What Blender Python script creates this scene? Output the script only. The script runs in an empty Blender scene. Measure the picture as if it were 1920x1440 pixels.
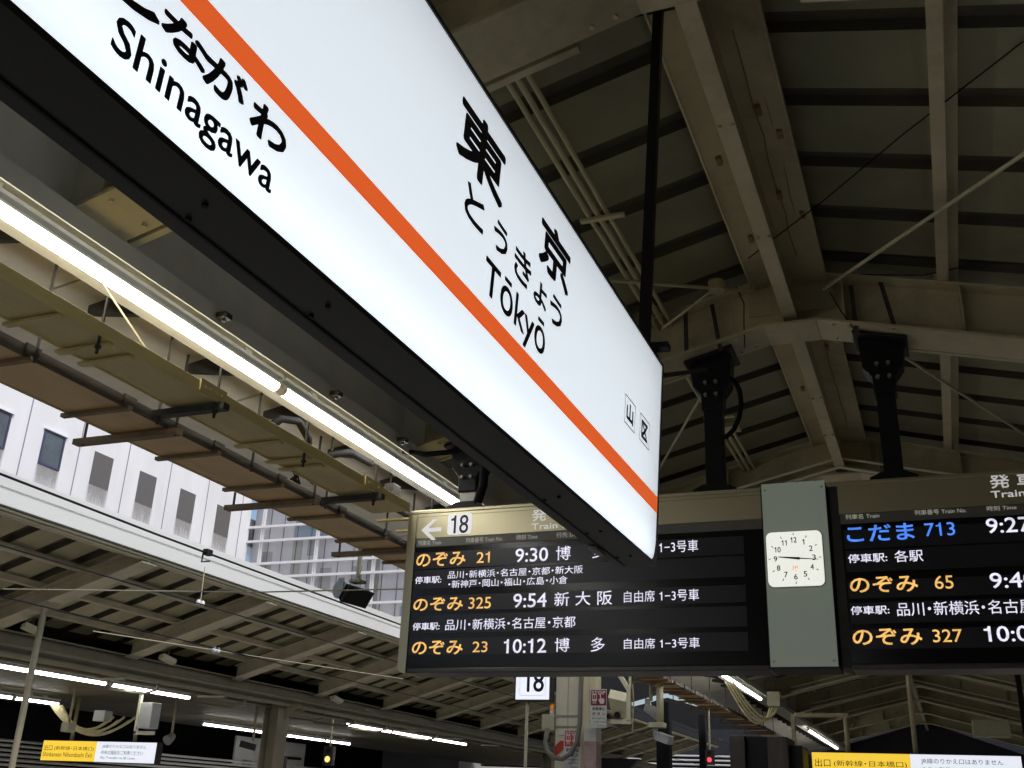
import bpy, math, random
from mathutils import Vector, Matrix, Quaternion
random.seed(7)
SC = bpy.context.scene
COL = SC.collection
R = math.radians

# ------------------------------------------------------------------ camera
cam_d = bpy.data.cameras.new("camera")
cam = bpy.data.objects.new("camera", cam_d)
COL.objects.link(cam)
SC.camera = cam
cam_d.sensor_width = 36.0
cam_d.lens = 36.0 * 1955.0 / 1920.0
cam_d.clip_start = 0.05
cam_d.clip_end = 2000.0
_yaw, _pit, _rol = R(22.51), R(22.13), R(2.45)
_f = Vector((-math.sin(_yaw) * math.cos(_pit), math.cos(_yaw) * math.cos(_pit), math.sin(_pit)))
_r = Vector((math.cos(_yaw), math.sin(_yaw), 0))
_u = _r.cross(_f)
_r2 = _r * math.cos(_rol) + _u * math.sin(_rol)
_u2 = _r2.cross(_f)
cam.matrix_world = Matrix(((_r2.x, _u2.x, -_f.x, 0), (_r2.y, _u2.y, -_f.y, 0), (_r2.z, _u2.z, -_f.z, 1.55), (0, 0, 0, 1)))

# ------------------------------------------------------------------ world, sun, exposure
SUN_EL, SUN_ROT = R(48), R(112)
world = bpy.data.worlds.new("World")
SC.world = world
world.use_nodes = True
wn = world.node_tree
bg = wn.nodes["Background"]
sky = wn.nodes.new("ShaderNodeTexSky")
sky.sky_type = 'NISHITA'
sky.sun_disc = False
sky.sun_elevation = SUN_EL
sky.sun_rotation = SUN_ROT
sky.air_density = 1.0
sky.dust_density = 3.0
sky.ozone_density = 1.0
wn.links.new(sky.outputs[0], bg.inputs[0])
bg.inputs[1].default_value = 0.15
sun_d = bpy.data.lights.new("sun", 'SUN')
sun_d.energy = 1.5
sun_d.angle = R(14)
sun_d.color = (1.0, 0.98, 0.95)
sun = bpy.data.objects.new("sun", sun_d)
COL.objects.link(sun)
sd = Vector((math.sin(SUN_ROT) * math.cos(SUN_EL), math.cos(SUN_ROT) * math.cos(SUN_EL), math.sin(SUN_EL)))
sun.rotation_mode = 'QUATERNION'
sun.rotation_quaternion = sd.to_track_quat('Z', 'Y')
sun.location = (6, -4, 30)
vs = SC.view_settings
SC.display_settings.display_device = 'sRGB'
vs.view_transform = 'Standard'
vs.look = 'None'
vs.exposure = 0.0
vs.gamma = 1.0
SC.render.engine = 'CYCLES'
SC.cycles.use_denoising = True
SC.cycles.max_bounces = 8
SC.cycles.diffuse_bounces = 5
SC.cycles.transmission_bounces = 4
SC.cycles.sample_clamp_indirect = 4.0
SC.cycles.caustics_reflective = False
SC.cycles.caustics_refractive = False

# ------------------------------------------------------------------ materials
TUBE_E = 15.0
TUBE_IN = 4.2


def _new(name):
    m = bpy.data.materials.new(name)
    m.use_nodes = True
    nt = m.node_tree
    return m, nt, nt.nodes["Principled BSDF"]


def paint(name, col, rough=0.5, var=0.12, scale=6.0, metal=0.0, dirt=None, dirt_amt=0.3, stretch=(1, 1, 1), bump=0.0, spec=0.5):
    """painted or bare surface: two scales of noise vary the colour, an optional dirt colour lies in blotches"""
    m, nt, p = _new(name)
    L = nt.links
    tc = nt.nodes.new("ShaderNodeTexCoord")
    mp = nt.nodes.new("ShaderNodeMapping")
    mp.inputs['Scale'].default_value = stretch
    L.new(tc.outputs['Object'], mp.inputs[0])
    n1 = nt.nodes.new("ShaderNodeTexNoise")
    n1.inputs['Scale'].default_value = scale
    n1.inputs['Detail'].default_value = 6
    n1.inputs['Roughness'].default_value = 0.62
    L.new(mp.outputs[0], n1.inputs['Vector'])
    rp = nt.nodes.new("ShaderNodeValToRGB")
    rp.color_ramp.elements[0].position = 0.3
    rp.color_ramp.elements[1].position = 0.72
    a = [c * (1 - var) for c in col]
    b = [min(1, c * (1 + var)) for c in col]
    rp.color_ramp.elements[0].color = (*a, 1)
    rp.color_ramp.elements[1].color = (*b, 1)
    L.new(n1.outputs['Fac'], rp.inputs[0])
    out = rp.outputs[0]
    if dirt:
        n2 = nt.nodes.new("ShaderNodeTexNoise")
        n2.inputs['Scale'].default_value = scale * 0.45
        n2.inputs['Detail'].default_value = 8
        n2.inputs['Roughness'].default_value = 0.7
        L.new(mp.outputs[0], n2.inputs['Vector'])
        r2 = nt.nodes.new("ShaderNodeValToRGB")
        r2.color_ramp.elements[0].position = 0.5
        r2.color_ramp.elements[0].color = (0, 0, 0, 1)
        r2.color_ramp.elements[1].position = 0.72
        r2.color_ramp.elements[1].color = (dirt_amt, dirt_amt, dirt_amt, 1)
        L.new(n2.outputs['Fac'], r2.inputs[0])
        mx = nt.nodes.new("ShaderNodeMixRGB")
        mx.inputs[2].default_value = (*dirt, 1)
        L.new(r2.outputs[0], mx.inputs[0])
        L.new(out, mx.inputs[1])
        out = mx.outputs[0]
    L.new(out, p.inputs['Base Color'])
    p.inputs['Roughness'].default_value = rough
    p.inputs['Metallic'].default_value = metal
    p.inputs['Specular IOR Level'].default_value = spec
    if bump:
        bp = nt.nodes.new("ShaderNodeBump")
        bp.inputs['Strength'].default_value = bump
        bp.inputs['Distance'].default_value = 0.01
        L.new(n1.outputs['Fac'], bp.inputs['Height'])
        L.new(bp.outputs[0], p.inputs['Normal'])
    return m


def glow(name, col, strength, base=None, uneven=0.0):
    m, nt, p = _new(name)
    p.inputs['Base Color'].default_value = (*(base or (0.05, 0.05, 0.05)), 1)
    p.inputs['Emission Color'].default_value = (*col, 1)
    p.inputs['Emission Strength'].default_value = strength
    p.inputs['Roughness'].default_value = 0.4
    if uneven:
        tc = nt.nodes.new("ShaderNodeTexCoord")
        n = nt.nodes.new("ShaderNodeTexNoise")
        n.inputs['Scale'].default_value = 22.0
        n.inputs['Detail'].default_value = 5
        nt.links.new(tc.outputs['Object'], n.inputs['Vector'])
        mr = nt.nodes.new("ShaderNodeMapRange")
        mr.inputs['To Min'].default_value = strength * (1 - uneven)
        mr.inputs['To Max'].default_value = strength * (1 + uneven)
        mr.inputs['From Min'].default_value = 0.3
        mr.inputs['From Max'].default_value = 0.7
        nt.links.new(n.outputs['Fac'], mr.inputs['Value'])
        nt.links.new(mr.outputs[0], p.inputs['Emission Strength'])
    return m


def lit_acrylic(name, col, glow_amt, trans):
    """translucent acrylic of a light box: faint even glow plus the light of the tube that shines through from inside"""
    m, nt, p = _new(name)
    L = nt.links
    out = nt.nodes["Material Output"]
    p.inputs['Base Color'].default_value = (col[0] * .25, col[1] * .25, col[2] * .25, 1)
    p.inputs['Roughness'].default_value = 0.35
    p.inputs['Emission Color'].default_value = (*col, 1)
    p.inputs['Emission Strength'].default_value = glow_amt
    tr = nt.nodes.new("ShaderNodeBsdfTranslucent")
    tr.inputs[0].default_value = (col[0] * trans, col[1] * trans, col[2] * trans, 1)
    ad = nt.nodes.new("ShaderNodeAddShader")
    L.new(p.outputs[0], ad.inputs[0])
    L.new(tr.outputs[0], ad.inputs[1])
    L.new(ad.outputs[0], out.inputs[0])
    return m


CREAM = (0.56, 0.51, 0.29)
M = dict(
    cream=paint("cream_paint", CREAM, 0.5, 0.10, 3.0, dirt=(0.22, 0.17, 0.09), dirt_amt=0.35),
    girder=paint("girder_grey_cream", (0.76, 0.735, 0.63), 0.85, 0.07, 2.5, dirt=(0.40, 0.36, 0.26), dirt_amt=0.3, spec=0.12),
    obeam=paint("opposite_beam_paint", (0.66, 0.605, 0.44), 0.55, 0.12, 2.2, dirt=(0.2, 0.16, 0.1), dirt_amt=0.4),
    cream_b=paint("cream_paint_clean", (0.80, 0.76, 0.58), 0.42, 0.05, 5.0),
    beam=paint("beam_paint", (0.56, 0.50, 0.31), 0.55, 0.14, 2.6, dirt=(0.17, 0.125, 0.075), dirt_amt=0.6, bump=.15),
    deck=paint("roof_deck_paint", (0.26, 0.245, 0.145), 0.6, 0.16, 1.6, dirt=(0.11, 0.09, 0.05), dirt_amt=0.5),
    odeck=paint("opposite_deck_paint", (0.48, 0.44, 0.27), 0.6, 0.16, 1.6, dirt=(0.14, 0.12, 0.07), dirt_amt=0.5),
    groove=paint("deck_joint", (0.085, 0.075, 0.045), 0.7, 0.2, 3.0),
    soffit=paint("eave_sheet", (0.80, 0.76, 0.64), 0.55, 0.08, 1.5, dirt=(0.3, 0.26, 0.18), dirt_amt=0.4),
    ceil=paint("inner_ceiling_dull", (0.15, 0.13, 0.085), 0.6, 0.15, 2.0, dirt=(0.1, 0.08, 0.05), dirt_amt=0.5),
    tray=paint("tray_paint", (0.72, 0.58, 0.25), 0.5, 0.12, 3.0, dirt=(0.3, 0.2, 0.08), dirt_amt=0.4, stretch=(1, .25, 1)),
    tray_b=paint("tray_brown", (0.82, 0.55, 0.25), 0.5, 0.12, 3.0, dirt=(0.28, 0.17, 0.08), dirt_amt=0.5, stretch=(1, .25, 1)),
    bar=paint("cross_bar_brown", (0.27, 0.19, 0.105), 0.6, 0.25, 8.0),
    dpost=paint("post_dull_paint", (0.38, 0.35, 0.25), 0.55, 0.12, 4.0),
    dcol=paint("column_dull_paint", (0.26, 0.235, 0.16), 0.55, 0.15, 2.5, dirt=(0.1, 0.08, 0.05), dirt_amt=0.4),
    rail=paint("tray_rail_brown", (0.042, 0.031, 0.020), 0.6, 0.25, 8.0),
    steel=paint("galvanised_steel", (0.32, 0.31, 0.27), 0.45, 0.18, 20.0, metal=0.5),
    darksteel=paint("dark_steel", (0.06, 0.055, 0.047), 0.6, 0.25, 15.0, metal=0.0, spec=0.3),
    black=paint("black_paint", (0.012, 0.012, 0.013), 0.5, 0.2, 10.0, spec=0.25),
    housing=paint("sign_housing_black", (0.019, 0.019, 0.017), 0.42, 0.3, 9.0, dirt=(0.05, 0.048, 0.042), dirt_amt=0.4, stretch=(1, .3, 1)),
    rubber=paint("black_rubber", (0.010, 0.010, 0.010), 0.75, 0.2, 12.0, spec=0.12),
    ink=paint("lettering_ink", (0.010, 0.010, 0.022), 0.45, 0.05, 10.0),
    screen=paint("display_glass", (0.006, 0.006, 0.008), 0.2, 0.1, 3.0),
    row=paint("display_module", (0.036, 0.036, 0.046), 0.32, 0.06, 30.0),
    strip=paint("label_strip_grey", (0.17, 0.165, 0.14), 0.5, 0.05, 6.0),
    lip=paint("board_lip_metal", (0.11, 0.105, 0.095), 0.35, 0.12, 10.0, metal=0.6),
    header=paint("board_header_champagne", (0.66, 0.60, 0.39), 0.40, 0.03, 3.0, metal=0.85),
    wall=paint("concrete_panel_white", (0.80, 0.82, 0.87), 0.8, 0.05, 0.7, dirt=(0.62, 0.62, 0.64), dirt_amt=0.5, stretch=(1, 1, .3)),
    stain=None,
    joint=paint("panel_joint", (0.25, 0.25, 0.33), 0.8, 0.1, 4.0),
    shutter=paint("window_blank", (0.13, 0.125, 0.125), 0.6, 0.06, 5.0),
    winglass=paint("window_glass", (0.10, 0.12, 0.14), 0.12, 0.3, 1.2),
    winframe=paint("window_frame", (0.06, 0.06, 0.14), 0.4, 0.1, 5.0),
    glass_b=paint("curtain_glass", (0.46, 0.46, 0.49), 0.25, 0.2, 0.35, stretch=(1, 1, .2)),
    glass_d=paint("curtain_glass_dark", (0.29, 0.295, 0.29), 0.25, 0.2, 0.5),
    glass_blue=paint("curtain_glass_blue", (0.20, 0.25, 0.32), 0.2, 0.2, 0.5),
    mullion=paint("mullion_white", (0.82, 0.82, 0.84), 0.4, 0.04, 3.0),
    fascia=paint("fascia_white", (0.80, 0.82, 0.80), 0.5, 0.05, 2.0, dirt=(0.4, 0.4, 0.36), dirt_amt=0.35, stretch=(1, .15, 1)),
    wire=paint("cable_black", (0.008, 0.008, 0.010), 0.5, 0.1, 10.0),
    wire_l=paint("cable_pale", (0.50, 0.47, 0.33), 0.5, 0.1, 10.0),
    porcelain=paint("porcelain_white", (0.8, 0.8, 0.78), 0.2, 0.04, 10.0),
    concrete=paint("platform_concrete", (0.52, 0.50, 0.46), 0.85, 0.2, 2.0, dirt=(0.1, 0.1, 0.09), dirt_amt=0.5),
    yellowpad=paint("tactile_yellow", (0.65, 0.47, 0.05), 0.7, 0.1, 4.0),
    ballast=paint("track_slab", (0.50, 0.48, 0.44), 0.95, 0.2, 30.0, bump=1.0),
    darkwall=paint("dark_wall_blue", (0.030, 0.031, 0.038), 0.7, 0.2, 0.8),
    blackwall=paint("black_wall", (0.012, 0.012, 0.015), 0.8, 0.2, 1.0),
    louvre=paint("louvre_grey", (0.74, 0.74, 0.71), 0.5, 0.08, 4.0),
    brown=paint("stair_cladding_brown", (0.055, 0.040, 0.032), 0.35, 0.3, 3.0, dirt=(0.14, 0.11, 0.10), dirt_amt=0.4, stretch=(4, 4, .5)),
    white=paint("white_plate", (0.78, 0.78, 0.76), 0.4, 0.04, 6.0),
    red=paint("poster_red", (0.55, 0.05, 0.022), 0.45, 0.06, 6.0),
    red_d=paint("poster_dark_red", (0.26, 0.012, 0.018), 0.45, 0.06, 6.0),
    pinkpaper=paint("faded_poster", (0.55, 0.40, 0.40), 0.6, 0.3, 9.0),
    conduit=paint("grey_hose", (0.20, 0.19, 0.165), 0.4, 0.1, 8.0),
    creamcable=paint("cream_cable", (0.68, 0.60, 0.34), 0.45, 0.08, 8.0),
    equipment=paint("equipment_cream", (0.55, 0.52, 0.36), 0.5, 0.08, 6.0),
    cctv=paint("cctv_grey", (0.48, 0.48, 0.46), 0.35, 0.08, 8.0),
    green=paint("dark_green", (0.012, 0.03, 0.025), 0.6, 0.2, 4.0),
    tube=glow("tube_light", (1.0, 0.99, 0.965), TUBE_E, (0.8, 0.8, 0.8)),
    tube_in=glow("sign_inner_tube", (0.90, 0.97, 1.0), TUBE_IN, (0.8, 0.8, 0.8)),
    boxwhite=paint("light_box_inside", (0.85, 0.87, 0.88), 0.7, 0.03, 4.0),
    face=lit_acrylic("sign_face_acrylic", (0.905, 0.955, 1.0), 0.37, 0.8),
    orange=lit_acrylic("sign_stripe_orange", (0.84, 0.130, 0.026), 0.55, 0.3),
    led_w=glow("led_white", (0.86, 0.84, 1.0), 0.98, uneven=.28),
    led_o=glow("led_amber", (1.0, 0.56, 0.15), 0.95, uneven=.28),
    led_b=glow("led_blue", (0.08, 0.26, 1.0), 1.0, uneven=.28),
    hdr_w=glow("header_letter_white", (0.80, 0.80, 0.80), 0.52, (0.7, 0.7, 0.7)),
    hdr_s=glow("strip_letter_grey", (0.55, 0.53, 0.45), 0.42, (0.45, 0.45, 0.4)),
    pillar=lit_acrylic("clock_pillar_panel", (0.46, 0.525, 0.43), 0.195, 0.1),
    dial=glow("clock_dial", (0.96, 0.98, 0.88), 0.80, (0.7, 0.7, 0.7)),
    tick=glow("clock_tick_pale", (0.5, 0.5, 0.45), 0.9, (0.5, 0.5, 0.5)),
    num18=glow("number_plate", (0.83, 0.82, 0.88), 0.70, (0.6, 0.6, 0.6)),
    exit_y=glow("exit_sign_yellow", (1.0, 0.66, 0.055), 0.88, (0.5, 0.35, 0.05)),
    exit_w=glow("exit_sign_white", (0.86, 0.90, 1.0), 0.88, (0.6, 0.6, 0.6)),
    sig_r=glow("signal_red", (1.0, 0.06, 0.09), 1.5),
    sig_y=glow("signal_yellow", (1.0, 0.72, 0.22), 1.3),
    amberlamp=glow("beacon_amber", (0.75, 0.22, 0.02), 0.35, (0.6, 0.2, 0.02)),
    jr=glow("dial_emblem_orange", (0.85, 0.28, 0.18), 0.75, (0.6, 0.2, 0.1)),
)



def stain_mat():
    """rain streaks under a window: soot that thins out downwards, see-through elsewhere"""
    m, nt, p = _new("rain_stain")
    L = nt.links
    p.inputs['Base Color'].default_value = (0.33, 0.32, 0.32, 1)
    p.inputs['Roughness'].default_value = 0.9
    tc = nt.nodes.new("ShaderNodeTexCoord")
    sp = nt.nodes.new("ShaderNodeSeparateXYZ")
    L.new(tc.outputs['Generated'], sp.inputs[0])
    mp = nt.nodes.new("ShaderNodeMapping")
    mp.inputs['Scale'].default_value = (1, 9, 0.9)
    L.new(tc.outputs['Object'], mp.inputs[0])
    n = nt.nodes.new("ShaderNodeTexNoise")
    n.inputs['Scale'].default_value = 1.6
    n.inputs['Detail'].default_value = 9
    n.inputs['Roughness'].default_value = 0.75
    L.new(mp.outputs[0], n.inputs['Vector'])

    def mth(op, a, b):
        q = nt.nodes.new("ShaderNodeMath")
        q.operation = op
        q.use_clamp = True
        for k, x in enumerate((a, b)):
            if isinstance(x, (int, float)):
                q.inputs[k].default_value = x
            else:
                L.new(x, q.inputs[k])
        return q.outputs[0]
    fade = mth('POWER', sp.outputs['Z'], 0.8)
    side = mth('MULTIPLY', mth('MULTIPLY', sp.outputs['Y'], 9.0), 1.0)
    inv = mth('SUBTRACT', 1.0, sp.outputs['Y'])
    side = mth('MULTIPLY', side, mth('MULTIPLY', inv, 9.0))
    k = mth('MULTIPLY', mth('MULTIPLY', n.outputs['Fac'], 1.55), fade)
    k = mth('MULTIPLY', k, side)
    tr = nt.nodes.new("ShaderNodeBsdfTransparent")
    mx = nt.nodes.new("ShaderNodeMixShader")
    L.new(k, mx.inputs[0])
    L.new(tr.outputs[0], mx.inputs[1])
    L.new(p.outputs[0], mx.inputs[2])
    L.new(mx.outputs[0], nt.nodes["Material Output"].inputs[0])
    return m


M['stain'] = stain_mat()

# ------------------------------------------------------------------ mesh helpers


class MB:
    def __init__(self):
        self.v, self.f, self.mi = [], [], []
        self.cut = []

    def add(self, vs, fs, mi=0):
        b = len(self.v)
        self.cut.append((b, len(self.f)))
        self.v += [tuple(p) for p in vs]
        for f in fs:
            self.f.append([b + i for i in f])
            self.mi.append(mi)
        return self

    def box(self, x0, x1, y0, y1, z0, z1, mi=0):
        vs = [(x, y, z) for z in (z0, z1) for y in (y0, y1) for x in (x0, x1)]
        return self.add(vs, [(0, 2, 3, 1), (4, 5, 7, 6), (0, 1, 5, 4), (2, 6, 7, 3), (0, 4, 6, 2), (1, 3, 7, 5)], mi)

    def obox(self, c, ax, ay, az, mi=0):
        """box round centre c with half-axis vectors"""
        c, ax, ay, az = map(Vector, (c, ax, ay, az))
        vs = [c + ax * sx + ay * sy + az * sz for sz in (-1, 1) for sy in (-1, 1) for sx in (-1, 1)]
        return self.add(vs, [(0, 2, 3, 1), (4, 5, 7, 6), (0, 1, 5, 4), (2, 6, 7, 3), (0, 4, 6, 2), (1, 3, 7, 5)], mi)

    def bar(self, p, q, w, h, up=(0, 0, 1), mi=0):
        p, q = Vector(p), Vector(q)
        d = q - p
        up = Vector(up)
        s = d.cross(up)
        if s.length < 1e-6:
            s = d.cross(Vector((1, 0, 0)))
        s.normalize()
        t = s.cross(d).normalized()
        return self.obox((p + q) / 2, d / 2, s * w / 2, t * h / 2, mi)

    def prism(self, poly, axis, a0, a1, mi=0):
        """polygon extruded along an axis; poly in the two other coordinates"""
        n = len(poly)

        def mk(u, v, a):
            return {'y': (u, a, v), 'x': (a, u, v), 'z': (u, v, a)}[axis]
        vs = [mk(u, v, a0) for u, v in poly] + [mk(u, v, a1) for u, v in poly]
        fs = [tuple(range(n)), tuple(range(2 * n - 1, n - 1, -1))]
        fs += [(i, n + i, n + (i + 1) % n, (i + 1) % n) for i in range(n)]
        return self.add(vs, fs, mi)

    def tube(self, pts, r, n=8, mi=0, cap=True):
        pts = [Vector(p) for p in pts]
        rings = []
        prev = None
        for i, p in enumerate(pts):
            if i == 0:
                d = pts[1] - p
            elif i == len(pts) - 1:
                d = p - pts[i - 1]
            else:
                d = (pts[i + 1] - p).normalized() + (p - pts[i - 1]).normalized()
            d.normalize()
            if prev is None:
                ref = Vector((0, 0, 1)) if abs(d.z) < 0.9 else Vector((1, 0, 0))
                a = d.cross(ref).normalized()
            else:
                a = (prev - d * prev.dot(d)).normalized()
            prev = a
            b = d.cross(a)
            rr = r[i] if isinstance(r, (list, tuple)) else r
            rings.append([p + (a * math.cos(2 * math.pi * k / n) + b * math.sin(2 * math.pi * k / n)) * rr for k in range(n)])
        vs = [v for ring in rings for v in ring]
        fs = []
        for i in range(len(pts) - 1):
            for k in range(n):
                fs.append((i * n + k, i * n + (k + 1) % n, (i + 1) * n + (k + 1) % n, (i + 1) * n + k))
        if cap:
            fs.append(tuple(range(n - 1, -1, -1)))
            fs.append(tuple((len(pts) - 1) * n + k for k in range(n)))
        return self.add(vs, fs, mi)

    def build(self, name, mats, parent=None, bevel=0.0, smooth=False):
        o_loc = Vector(parent_world(parent))
        me = bpy.data.meshes.new(name)
        me.from_pydata([tuple(Vector(p) - o_loc) for p in self.v], [], self.f)
        if not isinstance(mats, (list, tuple)):
            mats = [mats]
        for m in mats:
            me.materials.append(M[m] if isinstance(m, str) else m)
        me.polygons.foreach_set("material_index", self.mi)
        if smooth:
            me.polygons.foreach_set("use_smooth", [True] * len(me.polygons))
        me.update()
        o = bpy.data.objects.new(name, me)
        COL.objects.link(o)
        if parent:
            o.parent = parent
        if bevel:
            b = o.modifiers.new("bevel", 'BEVEL')
            b.width = bevel
            b.segments = 2
            b.limit_method = 'ANGLE'
        if smooth:
            try:
                me.shade_auto_smooth
            except AttributeError:
                pass
        return o


def each(mb, name, mats, parent, per=1, bevel=0.0, smooth=False):
    """build every piece of mb (or every run of `per` pieces) as a part of its own"""
    cuts = mb.cut[::per] + [(len(mb.v), len(mb.f))]
    for (va, fa), (vb, fb) in zip(cuts[:-1], cuts[1:]):
        q = MB()
        q.v = mb.v[va:vb]
        q.f = [[i - va for i in f] for f in mb.f[fa:fb]]
        q.mi = mb.mi[fa:fb]
        q.build(name, mats, parent, bevel, smooth)


def parent_world(p):
    loc = Vector((0, 0, 0))
    while p is not None:
        loc = loc + p.location
        p = p.parent
    return loc


def tag(o, label=None, cat=None, group=None, kind=None):
    if label:
        o['label'] = label
    if cat:
        o['category'] = cat
    if group:
        o['group'] = group
    if kind:
        o['kind'] = kind
    return o


def thing(name, label, cat, loc=(0, 0, 0), group=None):
    o = bpy.data.objects.new(name, None)
    o.empty_display_size = 0.2
    COL.objects.link(o)
    o.location = loc
    return tag(o, label, cat, group)


def recentre(o):
    """put a single-mesh thing's origin at the foot of its mesh"""
    me = o.data
    n = len(me.vertices)
    c = Vector((sum(v.co.x for v in me.vertices) / n, sum(v.co.y for v in me.vertices) / n, min(v.co.z for v in me.vertices)))
    me.transform(Matrix.Translation(-c))
    o.location = o.location + c
    return o


def dup(root, loc, label=None, group=None):
    r = root.copy()
    COL.objects.link(r)
    r.location = loc
    if label:
        r['label'] = label
    if group:
        r['group'] = group
    for ch in list(root.children):
        c = ch.copy()
        COL.objects.link(c)
        c.parent = r
        for g in list(ch.children):
            d = g.copy()
            COL.objects.link(d)
            d.parent = c
    return r


_gl = {}


def _mesh_of(text):
    c = bpy.data.curves.new("lettering", 'FONT')
    c.body = text
    c.resolution_u = 3
    o = bpy.data.objects.new("lettering", c)
    COL.objects.link(o)
    bpy.context.view_layer.update()
    dg = bpy.context.evaluated_depsgraph_get()
    me = bpy.data.meshes.new_from_object(o.evaluated_get(dg))
    vs = [(v.co.x, v.co.y) for v in me.vertices]
    fs = [tuple(p.vertices) for p in me.polygons]
    bpy.data.objects.remove(o)
    bpy.data.curves.remove(c)
    bpy.data.meshes.remove(me)
    return vs, fs


_ch = {}


def _char(c):
    """outline and advance of one character; the bar-like 1 is drawn with a flag"""
    if c not in _ch:
        if c == ' ':
            _ch[c] = ([], [], .30)
        elif c == '1':
            vs = [(.22, 0), (.315, 0), (.315, .685), (.235, .685), (.215, .61), (.16, .575), (.075, .565), (.075, .495), (.22, .495)]
            _ch[c] = (vs, [(0, 1, 2, 8), (8, 2, 3, 4), (8, 4, 5, 7), (7, 5, 6)], .50)
        else:
            vs, fs = _mesh_of(c)
            v2, _ = _mesh_of(c + c)
            adv = max(p[0] for p in v2) - max(p[0] for p in vs)
            if c == '・':
                vs = [(p[0] - adv * .25, p[1]) for p in vs]
                adv *= .5
            _ch[c] = (vs, fs, adv)
    return _ch[c]


def glyphs(body, bold=0.0, space=1.0):
    key = (body, space)
    if key not in _gl:
        V_, F_, x = [], [], 0.0
        for c in body:
            vs, fs, adv = _char(c)
            b = len(V_)
            V_ += [(p[0] + x, p[1]) for p in vs]
            F_ += [tuple(b + i for i in f) for f in fs]
            x += adv * space
        _gl[key] = (V_, F_)
    return _gl[key]


def letters(mb, body, box, O, U, V, N, lift=0.002, bold=0.0, space=1.0, fit=True, mi=0):
    """flat lettering filling box (u0,u1,v0,v1) of the plane O + u U + v V, lifted along N"""
    vs, fs = glyphs(body, bold, space)
    if not vs:
        return mb
    xs = [p[0] for p in vs]
    ys = [p[1] for p in vs]
    x0, x1, y0, y1 = min(xs), max(xs), min(ys), max(ys)
    u0, u1, v0, v1 = box
    su = (u1 - u0) / max(1e-6, x1 - x0)
    sv = (v1 - v0) / max(1e-6, y1 - y0)
    if not fit:
        su = min(su, sv)
    O, U, V, N = map(Vector, (O, U, V, N))
    mb.add([O + U * (u0 + (x - x0) * su) + V * (v0 + (y - y0) * sv) + N * lift for x, y in vs], fs, mi)
    return mb


def rounded(u0, u1, v0, v1, r, n=5):
    pts = []
    for cu, cv, a0 in ((u1 - r, v0 + r, -90), (u1 - r, v1 - r, 0), (u0 + r, v1 - r, 90), (u0 + r, v0 + r, 180)):
        for i in range(n + 1):
            a = R(a0 + 90 * i / n)
            pts.append((cu + r * math.cos(a), cv + r * math.sin(a)))
    return pts


def fat(mb, body, box, O, U, V, N, lift=0.002, rad=0.0012, **kw):
    """bold lettering: the same glyphs laid several times a hair apart and a hair higher"""
    for k in range(9):
        a = k * math.pi / 4
        du, dv = (0, 0) if k == 8 else (rad * math.cos(a), rad * math.sin(a))
        letters(mb, body, (box[0] + rad + du, box[1] - rad + du, box[2] + rad + dv, box[3] - rad + dv), O, U, V, N, lift + k * 6e-5, **kw)
    return mb


def plate(mb, poly, O, U, V, N, t0, t1, mi=0):
    """polygon in plane (O,U,V) extruded from t0 to t1 along N"""
    O, U, V, N = map(Vector, (O, U, V, N))
    n = len(poly)
    vs = [O + U * u + V * v + N * t for t in (t0, t1) for u, v in poly]
    fs = [tuple(range(n - 1, -1, -1)), tuple(range(n, 2 * n))] + [(i, (i + 1) % n, n + (i + 1) % n, n + i) for i in range(n)]
    return mb.add(vs, fs, mi)


def sag(p, q, drop, n=14):
    p, q = Vector(p), Vector(q)
    return [p.lerp(q, i / n) - Vector((0, 0, drop * 4 * (i / n) * (1 - i / n))) for i in range(n + 1)]


X, Y, Z = Vector((1, 0, 0)), Vector((0, 1, 0)), Vector((0, 0, 1))
FR = -Y          # boards face the camera

# ------------------------------------------------------------------ setting: ground
g = MB().box(-400, 400, -300, 700, -1.35, -1.30).build("ground", "ballast")
tag(g, "pale concrete track bed between the platforms", "ground", kind="structure")
pl = MB().box(-4.6, 3.6, -30, 75, -1.295, 0.0).build("platform", "concrete")
tag(pl, "concrete station platform under the near canopy", "platform", kind="structure")
pl2 = MB().box(-17.5, -8.9, -30, 75, -1.295, 0.0).build("platform", "concrete")
tag(pl2, "concrete station platform across the tracks", "platform", kind="structure")

# ------------------------------------------------------------------ near canopy
XR, ZR, SL = -0.69, 4.60, 0.25          # ridge line, underside of the rafter flange, slope


def zf(x):
    return ZR - SL * abs(x - XR)


YS, YE = -15.0, 41.0
can = thing("platform_canopy", "long cream steel gable canopy over the near platform with dark ribbed deck", "canopy", (XR, 0, 3.0))
# deck: flat pans with recessed dark joints, one sheet for each slope
PITCH = 0.585


def deck(x_from, x_to, phase, dz, side):
    mb = MB()
    prof = []
    y = YS - (YS % PITCH) + phase - PITCH
    while y < YE:
        prof += [(y, 0, 1), (y + 0.012, 0.055, 1), (y + 0.135, 0.055, 1), (y + 0.150, 0.0, 0)]
        y += PITCH
    n = 7
    xs = [x_from + (x_to - x_from) * i / n for i in range(n + 1)]
    vs = []
    for (yy, up, _) in prof:
        for x in xs:
            vs.append((x, yy, zf(x) + dz + up))
    fs, mi = [], []
    w = n + 1
    for i in range(len(prof) - 1):
        for k in range(n):
            f = (i * w + k, i * w + k + 1, (i + 1) * w + k + 1, (i + 1) * w + k)
            fs.append(f if side > 0 else f[::-1])
            mi.append(prof[i][2])
    mb.v = vs
    mb.f = [list(f) for f in fs]
    mb.mi = mi
    return mb


DZ = 0.50
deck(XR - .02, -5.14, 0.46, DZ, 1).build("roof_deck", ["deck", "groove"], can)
deck(XR + .02, 4.2, 0.46, DZ, -1).build("roof_deck", ["deck", "groove"], can)
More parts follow.
